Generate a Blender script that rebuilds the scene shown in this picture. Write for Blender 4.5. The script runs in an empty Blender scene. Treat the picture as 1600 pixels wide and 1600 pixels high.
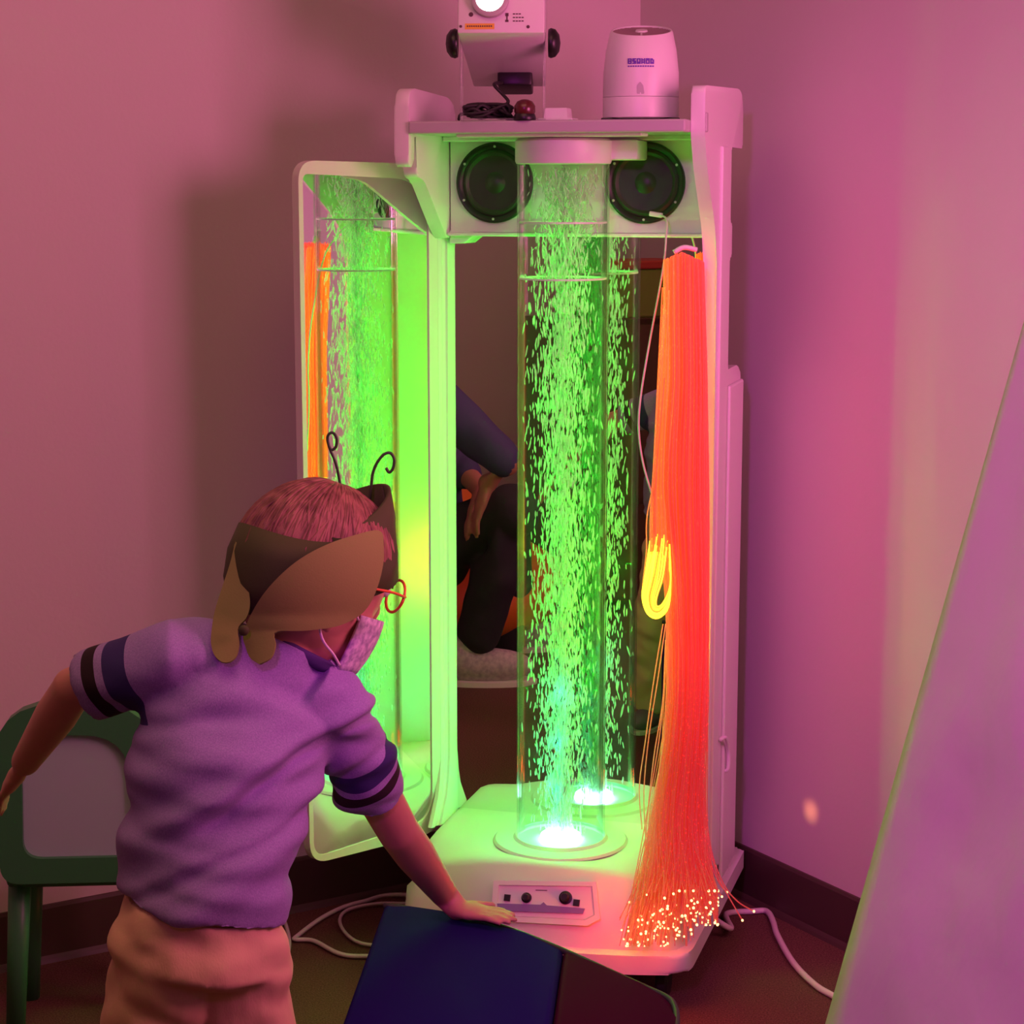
import bpy, bmesh, math, random
from math import sin, cos, pi, radians, sqrt
from mathutils import Vector, Matrix, noise
random.seed(7)
SC = bpy.context.scene
COL = SC.collection
V3 = Vector

# ------------------------------------------------------------------ camera model
F_PX, CAM_H, PITCH = 3100.0, 1.32, radians(9.3)
cp, sp = cos(PITCH), sin(PITCH)
cam_data = bpy.data.cameras.new('camera')
cam_data.sensor_width = 36.0
cam_data.lens = F_PX / 1600.0 * 36.0
cam_data.clip_start = 0.02
cam = bpy.data.objects.new('camera', cam_data)
COL.objects.link(cam)
cam.location = (0, 0, CAM_H)
cam.rotation_euler = (pi / 2 - PITCH, 0, 0)
SC.camera = cam
CO = V3((0, 0, CAM_H))

def ray(px, py):
    x = (px - 800) / F_PX
    y = -(py - 800) / F_PX
    return V3((x, cp + y * sp, -sp + y * cp))

def at(px, py, Y):
    d = ray(px, py)
    return CO + d * (Y / d.y)

def atz(px, py, z):
    d = ray(px, py)
    return CO + d * ((z - CAM_H) / d.z)

# ------------------------------------------------------------------ cart frame
YAW = radians(16)
TX, TY = 0.083, 3.25
U = V3((cos(YAW), -sin(YAW), 0))
VB = V3((sin(YAW), cos(YAW), 0))
T0 = V3((TX, TY, 0))

def W(a, b, z):
    return T0 + U * a + VB * b + V3((0, 0, z))

def L(p):
    d = V3(p) - T0
    return V3((d.dot(U), d.dot(VB), p[2]))

MIRB = 0.12

def virt(px, py, Yv):
    """a point seen in the cart's back mirror at apparent depth Yv -> where it really stands"""
    p = at(px, py, Yv)
    m = T0 + VB * MIRB
    d = (p - m).dot(VB)
    return p - VB * (2 * d)

# ------------------------------------------------------------------ materials
MATS = {}

def mat(name, color=(.8, .8, .8), rough=.5, metal=0., emit=None, strength=0., coat=0., sss=0., bump=None, noise_col=None):
    if name in MATS:
        return MATS[name]
    m = bpy.data.materials.new(name)
    m.use_nodes = True
    nt = m.node_tree
    b = nt.nodes['Principled BSDF']
    b.inputs['Base Color'].default_value = (*color, 1)
    b.inputs['Roughness'].default_value = rough
    b.inputs['Metallic'].default_value = metal
    if coat:
        b.inputs['Coat Weight'].default_value = coat
    if sss:
        b.inputs['Subsurface Weight'].default_value = sss
        b.inputs['Subsurface Radius'].default_value = (.01, .004, .002)
    if emit:
        b.inputs['Emission Color'].default_value = (*emit, 1)
        b.inputs['Emission Strength'].default_value = strength
    tc = nt.nodes.new('ShaderNodeTexCoord')
    if bump:
        scale, st, dist, stretch = bump
        mp = nt.nodes.new('ShaderNodeMapping')
        mp.inputs['Scale'].default_value = stretch
        n = nt.nodes.new('ShaderNodeTexNoise')
        n.inputs['Scale'].default_value = scale
        n.inputs['Detail'].default_value = 4
        bp = nt.nodes.new('ShaderNodeBump')
        bp.inputs['Strength'].default_value = st
        bp.inputs['Distance'].default_value = dist
        nt.links.new(tc.outputs['Object'], mp.inputs['Vector'])
        nt.links.new(mp.outputs['Vector'], n.inputs['Vector'])
        nt.links.new(n.outputs['Fac'], bp.inputs['Height'])
        nt.links.new(bp.outputs['Normal'], b.inputs['Normal'])
    if noise_col:
        scale, c2, stretch = noise_col
        mp = nt.nodes.new('ShaderNodeMapping')
        mp.inputs['Scale'].default_value = stretch
        n = nt.nodes.new('ShaderNodeTexNoise')
        n.inputs['Scale'].default_value = scale
        n.inputs['Detail'].default_value = 5
        r = nt.nodes.new('ShaderNodeValToRGB')
        r.color_ramp.elements[0].position = .35
        r.color_ramp.elements[1].position = .65
        r.color_ramp.elements[0].color = (*color, 1)
        r.color_ramp.elements[1].color = (*c2, 1)
        nt.links.new(tc.outputs['Object'], mp.inputs['Vector'])
        nt.links.new(mp.outputs['Vector'], n.inputs['Vector'])
        nt.links.new(n.outputs['Fac'], r.inputs['Fac'])
        nt.links.new(r.outputs['Color'], b.inputs['Base Color'])
    if 'vinyl' in name and name[:2] in ('na', 'pl'):
        b.inputs['Specular IOR Level'].default_value = .02
    MATS[name] = m
    return m

M_WALL = mat('wall_paint', (.70, .64, .62), .7, bump=(120, .15, .002, (1, 1, 1)))
M_CEIL = mat('ceiling_paint', (.75, .73, .70), .9, bump=(60, .2, .002, (1, 1, 1)))
M_CARPET = mat('carpet', (.085, .030, .020), .95, bump=(420, .8, .004, (1, 1, 1)), noise_col=(330, (.19, .085, .055), (1, 1, 1)))
M_BASEB = mat('baseboard_vinyl', (.075, .045, .035), .45, bump=(8, .05, .002, (1, 1, 1)))
M_WHITE = mat('white_plastic', (.80, .79, .76), .38, bump=(300, .04, .001, (1, 1, 1)))
M_CREAM = mat('cream_plastic', (.74, .74, .66), .42, bump=(300, .04, .001, (1, 1, 1)))
M_GREYP = mat('grey_plastic', (.5, .49, .47), .45, bump=(300, .04, .001, (1, 1, 1)))
M_BLACK = mat('black_plastic', (.012, .011, .010), .35, bump=(300, .05, .001, (1, 1, 1)))
M_RUBBER = mat('black_rubber', (.015, .013, .012), .6, bump=(300, .05, .001, (1, 1, 1)))
M_CONE = mat('speaker_cone', (.03, .028, .02), .42, bump=(200, .1, .001, (1, 1, 1)))
M_BARS = mat('lilac_bar', (.25, .18, .42), .4, bump=(300, .03, .001, (1, 1, 1)))
M_NAVY = mat('navy_vinyl', (.015, .007, .11), .8, bump=(40, .08, .002, (1, 1, 1)))
M_PLUM = mat('plum_vinyl', (.050, .002, .022), .8, bump=(40, .08, .002, (1, 1, 1)))
M_EDGE = mat('dark_green_edging', (.03, .035, .03), .5, bump=(80, .1, .001, (1, 1, 1)))
M_SKIN = mat('skin', (.60, .29, .20), .5, sss=.15, bump=(90, .08, .001, (1, 1, 1)))
M_SKIN2 = mat('adult_skin', (.42, .20, .12), .5, bump=(90, .08, .001, (1, 1, 1)))
M_LIP = mat('lips', (.5, .16, .13), .45, bump=(90, .08, .001, (1, 1, 1)))
M_EYE = mat('eye_white', (.8, .8, .78), .2, bump=(90, .02, .001, (1, 1, 1)))
M_IRIS = mat('eye_iris', (.06, .035, .02), .2, bump=(90, .02, .001, (1, 1, 1)))
M_HAIR = mat('fair_hair', (.13, .052, .026), .6, bump=(60, .3, .001, (1, 1, 1)), noise_col=(70, (.30, .145, .08), (1, 1, .2)))
M_HAIR2 = mat('dark_hair', (.05, .03, .02), .4, bump=(60, .4, .002, (1, 1, .2)))
M_KHAKI = mat('tan_twill', (.76, .52, .29), .8, bump=(500, .25, .001, (1, 1, .4)))
M_FOAM = mat('olive_foam', (.22, .27, .045), .8, bump=(500, .15, .001, (1, 1, 1)))
M_FOAMD = mat('dark_olive_foam', (.05, .072, .009), .8, bump=(500, .15, .001, (1, 1, 1)))
M_FOAMP = mat('rose_foam', (.52, .27, .24), .8, bump=(500, .15, .001, (1, 1, 1)))
M_WIRE = mat('dark_green_wire', (.03, .06, .015), .4, bump=(500, .1, .001, (1, 1, 1)))
M_MASK = mat('face_mask_cloth', (.78, .74, .76), .8, noise_col=(130, (.35, .33, .42), (1, 1, 1)))
M_ELAST = mat('white_elastic', (.85, .8, .78), .7, bump=(400, .2, .001, (1, 1, 1)))
M_GLASSF = mat('orange_spectacle_frame', (.7, .13, .03), .35, bump=(400, .03, .001, (1, 1, 1)))
M_SHOE = mat('child_shoe', (.2, .2, .23), .7, bump=(300, .2, .001, (1, 1, 1)))
M_CORD = mat('white_cord', (.74, .66, .64), .45, bump=(300, .05, .001, (1, 1, 1)))
M_SHEET = mat('white_sheet', (.68, .68, .60), .85, bump=(9, .35, .02, (1, 1, .6)))
M_POLE = mat('pale_pole', (.5, .42, .33), .5, bump=(30, .1, .001, (1, 1, .1)))
M_YELLOW = mat('yellow_sticker', (.85, .48, .05), .5, bump=(300, .03, .001, (1, 1, 1)))
M_INK = mat('dark_print', (.10, .04, .06), .6, bump=(300, .03, .001, (1, 1, 1)))
M_VIOLET = mat('violet_print', (.13, .04, .45), .5, bump=(300, .03, .001, (1, 1, 1)))
M_REDCAP = mat('dark_red_cap', (.09, .012, .012), .3, coat=.4, bump=(200, .05, .001, (1, 1, 1)))
M_ORANGE = mat('orange_vinyl', (.70, .18, .02), .5, bump=(12, .2, .01, (1, 1, 1)))
M_DENIM = mat('navy_sleeve', (.05, .055, .13), .8, bump=(300, .25, .001, (1, 1, 1)))
M_BLACKT = mat('black_trousers', (.02, .022, .025), .8, bump=(300, .25, .001, (1, 1, 1)))
M_CANVAS = mat('pale_canvas', (.62, .55, .55), .8, noise_col=(90, (.42, .37, .40), (1, 1, 1)))
M_GREEN = mat('green_plastic', (.05, .25, .09), .4, bump=(30, .05, .002, (1, 1, 1)))
M_PALEB = mat('pale_blue_plastic', (.45, .6, .62), .4, bump=(30, .05, .002, (1, 1, 1)))
M_WOOD = mat('dark_wood', (.12, .06, .03), .5, bump=(20, .2, .002, (1, 8, 1)))
M_YBIN = mat('yellow_bin', (.6, .42, .06), .5, bump=(30, .05, .002, (1, 1, 1)))
M_RBIN = mat('red_bin', (.45, .05, .03), .5, bump=(30, .05, .002, (1, 1, 1)))
M_PALEF = mat('pale_fitting', (.78, .80, .76), .35, bump=(200, .04, .001, (1, 1, 1)))
M_LENS = mat('lamp_lens', (1, 1, 1), .3, emit=(1, .97, .88), strength=7)
M_LED = mat('led_cluster', (.9, 1, .95), .3, emit=(.30, 1, .60), strength=14)

def mirror_mat():
    m = bpy.data.materials.new('mirror_glass')
    m.use_nodes = True
    b = m.node_tree.nodes['Principled BSDF']
    b.inputs['Base Color'].default_value = (.86, .88, .86, 1)
    b.inputs['Metallic'].default_value = 1
    b.inputs['Roughness'].default_value = 0.0
    return m
M_MIRROR = mirror_mat()

def acrylic_mat(name='clear_acrylic', k=.055):
    m = bpy.data.materials.new(name)
    m.use_nodes = True
    nt = m.node_tree
    nt.nodes.clear()
    out = nt.nodes.new('ShaderNodeOutputMaterial')
    tr = nt.nodes.new('ShaderNodeBsdfTransparent')
    tr.inputs['Color'].default_value = (.97, .985, .975, 1)
    gl = nt.nodes.new('ShaderNodeBsdfGlossy')
    gl.inputs['Roughness'].default_value = .03
    df = nt.nodes.new('ShaderNodeBsdfDiffuse')
    df.inputs['Color'].default_value = (.85, .9, .85, 1)
    lw = nt.nodes.new('ShaderNodeLayerWeight')
    lw.inputs['Blend'].default_value = .12
    pw = nt.nodes.new('ShaderNodeMath'); pw.operation = 'MULTIPLY'; pw.inputs[1].default_value = .5
    m1 = nt.nodes.new('ShaderNodeMixShader')
    m2 = nt.nodes.new('ShaderNodeMixShader')
    m1.inputs['Fac'].default_value = k
    nt.links.new(tr.outputs[0], m1.inputs[1])
    nt.links.new(df.outputs[0], m1.inputs[2])
    nt.links.new(lw.outputs['Fresnel'], pw.inputs[0])
    nt.links.new(pw.outputs[0], m2.inputs['Fac'])
    nt.links.new(m1.outputs[0], m2.inputs[1])
    nt.links.new(gl.outputs[0], m2.inputs[2])
    nt.links.new(m2.outputs[0], out.inputs['Surface'])
    return m
M_ACRYLIC = acrylic_mat('clear_acrylic', .006)
M_BRACKET = acrylic_mat('clear_bracket', .10)

def bubble_mat():
    m = bpy.data.materials.new('air_bubbles')
    m.use_nodes = True
    nt = m.node_tree
    nt.nodes.clear()
    out = nt.nodes.new('ShaderNodeOutputMaterial')
    d = nt.nodes.new('ShaderNodeBsdfDiffuse'); d.inputs['Color'].default_value = (.90, .92, .90, 1)
    t = nt.nodes.new('ShaderNodeBsdfTranslucent'); t.inputs['Color'].default_value = (.90, .92, .90, 1)
    g = nt.nodes.new('ShaderNodeBsdfGlossy'); g.inputs['Roughness'].default_value = .15
    tr = nt.nodes.new('ShaderNodeBsdfTransparent')
    m1 = nt.nodes.new('ShaderNodeMixShader'); m1.inputs['Fac'].default_value = .5
    m2 = nt.nodes.new('ShaderNodeMixShader'); m2.inputs['Fac'].default_value = .18
    m3 = nt.nodes.new('ShaderNodeMixShader'); m3.inputs['Fac'].default_value = .60
    nt.links.new(d.outputs[0], m1.inputs[1]); nt.links.new(t.outputs[0], m1.inputs[2])
    nt.links.new(m1.outputs[0], m2.inputs[1]); nt.links.new(g.outputs[0], m2.inputs[2])
    nt.links.new(m2.outputs[0], m3.inputs[1]); nt.links.new(tr.outputs[0], m3.inputs[2])
    nt.links.new(m3.outputs[0], out.inputs['Surface'])
    return m
M_BUBBLE = bubble_mat()

def fibre_mat(name, col, st, spark, decay=0.):
    m = bpy.data.materials.new(name)
    m.use_nodes = True
    nt = m.node_tree
    b = nt.nodes['Principled BSDF']
    b.inputs['Base Color'].default_value = (.28, .28, .27, 1)
    b.inputs['Roughness'].default_value = .35
    b.inputs['Emission Color'].default_value = (*col, 1)
    tc = nt.nodes.new('ShaderNodeTexCoord')
    n = nt.nodes.new('ShaderNodeTexNoise'); n.inputs['Scale'].default_value = 260; n.inputs['Detail'].default_value = 1
    r = nt.nodes.new('ShaderNodeValToRGB')
    r.color_ramp.elements[0].position = .62; r.color_ramp.elements[0].color = (st, st, st, 1)
    r.color_ramp.elements[1].position = .74; r.color_ramp.elements[1].color = (st * spark,) * 3 + (1,)
    nt.links.new(tc.outputs['Object'], n.inputs['Vector'])
    nt.links.new(n.outputs['Fac'], r.inputs['Fac'])
    if decay:
        sx = nt.nodes.new('ShaderNodeSeparateXYZ')
        mr = nt.nodes.new('ShaderNodeMapRange')
        mr.inputs['From Min'].default_value = .16; mr.inputs['From Max'].default_value = .85
        mr.inputs['To Min'].default_value = decay; mr.inputs['To Max'].default_value = 1.0
        mm = nt.nodes.new('ShaderNodeMath'); mm.operation = 'MULTIPLY'
        nt.links.new(tc.outputs['Object'], sx.inputs[0])
        nt.links.new(sx.outputs['Z'], mr.inputs['Value'])
        nt.links.new(r.outputs['Color'], mm.inputs[0]); nt.links.new(mr.outputs[0], mm.inputs[1])
        nt.links.new(mm.outputs[0], b.inputs['Emission Strength'])
        # side glow fades along the strand, away from the light source at its top
    else:
        nt.links.new(r.outputs['Color'], b.inputs['Emission Strength'])
    ts = nt.nodes.new('ShaderNodeBsdfTranslucent'); ts.inputs['Color'].default_value = (.45, .45, .44, 1)
    tp = nt.nodes.new('ShaderNodeBsdfTransparent')
    ad = nt.nodes.new('ShaderNodeAddShader'); x1 = nt.nodes.new('ShaderNodeMixShader')
    em = nt.nodes.new('ShaderNodeEmission'); em.inputs['Color'].default_value = (*col, 1)
    src = b.inputs['Emission Strength'].links[0].from_socket
    nt.links.new(src, em.inputs['Strength'])
    nt.links.remove(b.inputs['Emission Strength'].links[0]); b.inputs['Emission Strength'].default_value = 0
    x2 = nt.nodes.new('ShaderNodeMixShader')
    x1.inputs['Fac'].default_value = .5; x2.inputs['Fac'].default_value = .30
    out = nt.nodes['Material Output']
    nt.links.new(b.outputs[0], x1.inputs[1]); nt.links.new(ts.outputs[0], x1.inputs[2])
    nt.links.new(x1.outputs[0], x2.inputs[1]); nt.links.new(tp.outputs[0], x2.inputs[2])
    nt.links.new(x2.outputs[0], ad.inputs[0]); nt.links.new(em.outputs[0], ad.inputs[1])
    nt.links.new(ad.outputs[0], out.inputs['Surface'])
    return m
M_FRED = fibre_mat('fibre_red', (1.0, .020, .010), .95, 2.4, .30)
M_FORA = fibre_mat('fibre_orange', (1.0, .045, .006), .95, 2.2, .30)
M_FAMB = fibre_mat('fibre_amber', (1.0, .10, .006), .95, 2.0, .30)
M_FYEL = fibre_mat('fibre_yellow', (1.0, .62, .02), 1.7, 1.5)
M_FTIP = fibre_mat('fibre_tip', (1.0, .42, .14), 3.5, 1.2)

def shirt_mat(stripes):
    """heather purple jersey with a navy and a black band round each sleeve"""
    m = bpy.data.materials.new('heather_jersey')
    m.use_nodes = True
    nt = m.node_tree
    b = nt.nodes['Principled BSDF']
    b.inputs['Roughness'].default_value = .9
    tc = nt.nodes.new('ShaderNodeTexCoord')
    n = nt.nodes.new('ShaderNodeTexNoise'); n.inputs['Scale'].default_value = 700; n.inputs['Detail'].default_value = 3
    mp = nt.nodes.new('ShaderNodeMapping'); mp.inputs['Scale'].default_value = (1, 1, .6)
    r = nt.nodes.new('ShaderNodeValToRGB')
    r.color_ramp.elements[0].position = .3; r.color_ramp.elements[0].color = (.27, .21, .43, 1)
    r.color_ramp.elements[1].position = .7; r.color_ramp.elements[1].color = (.38, .30, .55, 1)
    nt.links.new(tc.outputs['Object'], mp.inputs['Vector'])
    nt.links.new(mp.outputs['Vector'], n.inputs['Vector'])
    nt.links.new(n.outputs['Fac'], r.inputs['Fac'])
    cur = r.outputs['Color']
    for org, ax, lo, hi, colr in stripes:
        sub = nt.nodes.new('ShaderNodeVectorMath'); sub.operation = 'SUBTRACT'; sub.inputs[1].default_value = org
        dot = nt.nodes.new('ShaderNodeVectorMath'); dot.operation = 'DOT_PRODUCT'; dot.inputs[1].default_value = ax
        g = nt.nodes.new('ShaderNodeMath'); g.operation = 'GREATER_THAN'; g.inputs[1].default_value = lo
        l = nt.nodes.new('ShaderNodeMath'); l.operation = 'LESS_THAN'; l.inputs[1].default_value = hi
        mu = nt.nodes.new('ShaderNodeMath'); mu.operation = 'MULTIPLY'
        ds = nt.nodes.new('ShaderNodeVectorMath'); ds.operation = 'DISTANCE'; ds.inputs[1].default_value = org
        nr = nt.nodes.new('ShaderNodeMath'); nr.operation = 'LESS_THAN'; nr.inputs[1].default_value = sqrt(max(hi, .02) ** 2 + .047 ** 2)
        m2 = nt.nodes.new('ShaderNodeMath'); m2.operation = 'MULTIPLY'
        mx = nt.nodes.new('ShaderNodeMixRGB'); mx.inputs['Color2'].default_value = (*colr, 1)
        nt.links.new(tc.outputs['Object'], sub.inputs[0])
        nt.links.new(sub.outputs[0], dot.inputs[0])
        nt.links.new(dot.outputs['Value'], g.inputs[0]); nt.links.new(dot.outputs['Value'], l.inputs[0])
        nt.links.new(g.outputs[0], mu.inputs[0]); nt.links.new(l.outputs[0], mu.inputs[1])
        nt.links.new(tc.outputs['Object'], ds.inputs[0]); nt.links.new(ds.outputs['Value'], nr.inputs[0])
        nt.links.new(mu.outputs[0], m2.inputs[0]); nt.links.new(nr.outputs[0], m2.inputs[1])
        nt.links.new(m2.outputs[0], mx.inputs['Fac']); nt.links.new(cur, mx.inputs['Color1'])
        cur = mx.outputs['Color']
    nt.links.new(cur, b.inputs['Base Color'])
    bp = nt.nodes.new('ShaderNodeBump'); bp.inputs['Strength'].default_value = .2; bp.inputs['Distance'].default_value = .001
    nt.links.new(n.outputs['Fac'], bp.inputs['Height']); nt.links.new(bp.outputs['Normal'], b.inputs['Normal'])
    return m

# ------------------------------------------------------------------ object helpers
def link_mesh(name, me, m, parent=None, smooth=True, label=None):
    o = bpy.data.objects.new(name, me)
    COL.objects.link(o)
    ms = m if isinstance(m, (list, tuple)) else [m]
    for x in ms:
        me.materials.append(x)
    if smooth:
        for p in me.polygons:
            p.use_smooth = True
    if parent is not None:
        o.parent = parent
    if label:
        o['label'] = label
    return o

def obj(name, bm, m, parent=None, smooth=False, label=None, auto=None):
    bmesh.ops.recalc_face_normals(bm, faces=bm.faces)
    me = bpy.data.meshes.new(name)
    bm.to_mesh(me)
    bm.free()
    if auto is not None:
        for p in me.polygons:
            p.use_smooth = True
        me.set_sharp_from_angle(angle=radians(auto))
    return link_mesh(name, me, m, parent, smooth, label)

def thing(name, label, cat, loc=(0, 0, 0), rotz=0., group=None):
    o = bpy.data.objects.new(name, None)
    o.empty_display_size = .05
    COL.objects.link(o)
    o.location = loc
    o.rotation_euler = (0, 0, rotz)
    tag(o, label, cat, group)
    return o

def tag(o, label, cat, group=None):
    o['label'] = label
    o['category'] = cat
    if group:
        o['group'] = group
    return o

def structure(o):
    o['kind'] = 'structure'
    return o

def NB():
    return bmesh.new()

def add_box(bm, lo, hi, bevel=0., seg=2, M=None):
    lo, hi = V3(lo), V3(hi)
    r = bmesh.ops.create_cube(bm, size=1.0)
    vs = r['verts']
    for v in vs:
        v.co = V3(((v.co.x + .5) * (hi.x - lo.x) + lo.x, (v.co.y + .5) * (hi.y - lo.y) + lo.y, (v.co.z + .5) * (hi.z - lo.z) + lo.z))
    if bevel:
        es = list({e for v in vs for e in v.link_edges})
        r2 = bmesh.ops.bevel(bm, geom=es, offset=bevel, segments=seg, affect='EDGES', profile=.5)
        vs = list({v for f in r2['faces'] for v in f.verts} | {v for v in vs if v.is_valid})
    if M is not None:
        done = set()
        for v in vs:
            if v.is_valid and v not in done:
                done.add(v)
                v.co = M @ v.co
    return vs

def add_lathe(bm, prof, c=(0, 0, 0), n=32, axis=None, cap=True):
    """prof = [(r, h)...] turned about axis (default z) through c"""
    c = V3(c)
    ax = V3(axis or (0, 0, 1)).normalized()
    q = ax.to_track_quat('Z', 'Y')
    rings = []
    for r, h in prof:
        if r < 1e-6:
            rings.append([bm.verts.new(c + q @ V3((0, 0, h)))])
        else:
            rings.append([bm.verts.new(c + q @ V3((r * cos(2 * pi * k / n), r * sin(2 * pi * k / n), h))) for k in range(n)])
    for A, B in zip(rings, rings[1:]):
        if len(A) == 1 and len(B) == 1:
            continue
        for k in range(n):
            k2 = (k + 1) % n
            if len(A) == 1:
                bm.faces.new((A[0], B[k], B[k2]))
            elif len(B) == 1:
                bm.faces.new((A[k], A[k2], B[0]))
            else:
                bm.faces.new((A[k], A[k2], B[k2], B[k]))
    if cap:
        for R in (rings[0], rings[-1]):
            if len(R) > 2:
                bm.faces.new(R)

def add_prism(bm, pts, d, bevel=0., seg=2):
    """pts: 3-D outline in one plane, pushed along d"""
    d = V3(d)
    a = [bm.verts.new(V3(p)) for p in pts]
    b = [bm.verts.new(V3(p) + d) for p in pts]
    n = len(a)
    fs = [bm.faces.new(a), bm.faces.new(b[::-1])]
    for k in range(n):
        bm.faces.new((a[k], b[k], b[(k + 1) % n], a[(k + 1) % n]))
    if bevel:
        es = list({e for f in fs for e in f.edges})
        bmesh.ops.bevel(bm, geom=es, offset=bevel, segments=seg, affect='EDGES', profile=.5)

def catmull(pts, k=6):
    P = [V3(p) for p in pts]
    P = [P[0] * 2 - P[1]] + P + [P[-1] * 2 - P[-2]]
    out = []
    for i in range(1, len(P) - 2):
        p0, p1, p2, p3 = P[i - 1:i + 3]
        for j in range(k):
            t = j / k
            out.append(.5 * ((2 * p1) + (p2 - p0) * t + (2 * p0 - 5 * p1 + 4 * p2 - p3) * t * t + (3 * p1 - p0 - 3 * p2 + p3) * t ** 3))
    out.append(P[-2].copy())
    return out

def add_tube(bm, pts, r, n=8, cap=True, mat_index=0):
    """tube through pts; r a number or one per point"""
    P = [V3(p) for p in pts]
    R = r if isinstance(r, (list, tuple)) else [r] * len(P)
    t0 = (P[1] - P[0]).normalized()
    ref = V3((0, 0, 1)) if abs(t0.z) < .9 else V3((1, 0, 0))
    nx = t0.cross(ref).normalized()
    rings = []
    for i, p in enumerate(P):
        t = (P[min(i + 1, len(P) - 1)] - P[max(i - 1, 0)])
        if t.length < 1e-9:
            t = t0
        t = t.normalized()
        nx = (nx - t * nx.dot(t))
        if nx.length < 1e-6:
            nx = t.orthogonal()
        nx.normalize()
        ny = t.cross(nx)
        rings.append([bm.verts.new(p + (nx * cos(2 * pi * k / n) + ny * sin(2 * pi * k / n)) * R[i]) for k in range(n)])
    fs = []
    for A, B in zip(rings, rings[1:]):
        for k in range(n):
            fs.append(bm.faces.new((A[k], A[(k + 1) % n], B[(k + 1) % n], B[k])))
    if cap:
        fs.append(bm.faces.new(rings[0][::-1]))
        fs.append(bm.faces.new(rings[-1]))
    if mat_index:
        for f in fs:
            f.material_index = mat_index

def add_ball(bm, c, r, axes=None, seg=16, rings=10, mat_index=0):
    """ellipsoid: r = (rx, ry, rz) along axes (3 vectors)"""
    if not isinstance(r, (list, tuple)):
        r = (r, r, r)
    res = bmesh.ops.create_uvsphere(bm, u_segments=seg, v_segments=rings, radius=1.0)
    c = V3(c)
    A = axes or (V3((1, 0, 0)), V3((0, 1, 0)), V3((0, 0, 1)))
    for v in res['verts']:
        q = v.co.copy()
        v.co = c + A[0] * (q.x * r[0]) + A[1] * (q.y * r[1]) + A[2] * (q.z * r[2])
    if mat_index:
        for f in {f for v in res['verts'] for f in v.link_faces}:
            f.material_index = mat_index

def add_limb(bm, pts, radii, n=14):
    """tapering limb with round joints"""
    add_tube(bm, pts, radii, n)
    for p, r in zip(pts, radii):
        add_ball(bm, p, r, seg=n, rings=8)

def add_rings(bm, rings, n=28):
    """closed loft of ellipses: (centre, x-axis*rx, y-axis*ry)"""
    R = []
    for c, ax, ay in rings:
        R.append([bm.verts.new(V3(c) + ax * cos(2 * pi * k / n) + ay * sin(2 * pi * k / n)) for k in range(n)])
    for A, B in zip(R, R[1:]):
        for k in range(n):
            bm.faces.new((A[k], A[(k + 1) % n], B[(k + 1) % n], B[k]))
    bm.faces.new(R[0][::-1])
    bm.faces.new(R[-1])

def remeshed(name, bm, voxel, m, parent=None, smooth_it=3, deform=None, label=None):
    bmesh.ops.recalc_face_normals(bm, faces=bm.faces)
    me = bpy.data.meshes.new(name + '_raw')
    bm.to_mesh(me)
    bm.free()
    t = bpy.data.objects.new(name + '_raw', me)
    COL.objects.link(t)
    md = t.modifiers.new('r', 'REMESH'); md.mode = 'VOXEL'; md.voxel_size = voxel
    if smooth_it:
        s = t.modifiers.new('s', 'SMOOTH'); s.factor = .5; s.iterations = smooth_it
    dg = bpy.context.evaluated_depsgraph_get()
    dg.update()
    me2 = bpy.data.meshes.new_from_object(t.evaluated_get(dg))
    me2.name = name
    bpy.data.objects.remove(t)
    bpy.data.meshes.remove(me)
    if deform:
        nv = [v.normal.copy() for v in me2.vertices]
        for v, nn in zip(me2.vertices, nv):
            v.co = v.co + nn * deform(v.co, nn)
    me2.materials.clear()
    return link_mesh(name, me2, m, parent, True, label)

def add_sheet(bm, rows, thick_dir=None, thick=.004):
    """grid of points rows x cols -> a sheet with thickness along per-grid normal"""
    nr, nc = len(rows), len(rows[0])
    G = [[V3(p) for p in r] for r in rows]
    Nn = [[None] * nc for _ in range(nr)]
    for i in range(nr):
        for j in range(nc):
            du = G[i][min(j + 1, nc - 1)] - G[i][max(j - 1, 0)]
            dv = G[min(i + 1, nr - 1)][j] - G[max(i - 1, 0)][j]
            k = du.cross(dv)
            Nn[i][j] = k.normalized() if k.length > 1e-12 else V3((0, -1, 0))
    A = [[bm.verts.new(G[i][j] + Nn[i][j] * thick * .5) for j in range(nc)] for i in range(nr)]
    B = [[bm.verts.new(G[i][j] - Nn[i][j] * thick * .5) for j in range(nc)] for i in range(nr)]
    for i in range(nr - 1):
        for j in range(nc - 1):
            bm.faces.new((A[i][j], A[i][j + 1], A[i + 1][j + 1], A[i + 1][j]))
            bm.faces.new((B[i][j], B[i + 1][j], B[i + 1][j + 1], B[i][j + 1]))
    for j in range(nc - 1):
        bm.faces.new((A[0][j], B[0][j], B[0][j + 1], A[0][j + 1]))
        bm.faces.new((A[-1][j], A[-1][j + 1], B[-1][j + 1], B[-1][j]))
    for i in range(nr - 1):
        bm.faces.new((A[i][0], A[i + 1][0], B[i + 1][0], B[i][0]))
        bm.faces.new((A[i][-1], B[i][-1], B[i + 1][-1], A[i + 1][-1]))

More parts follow.
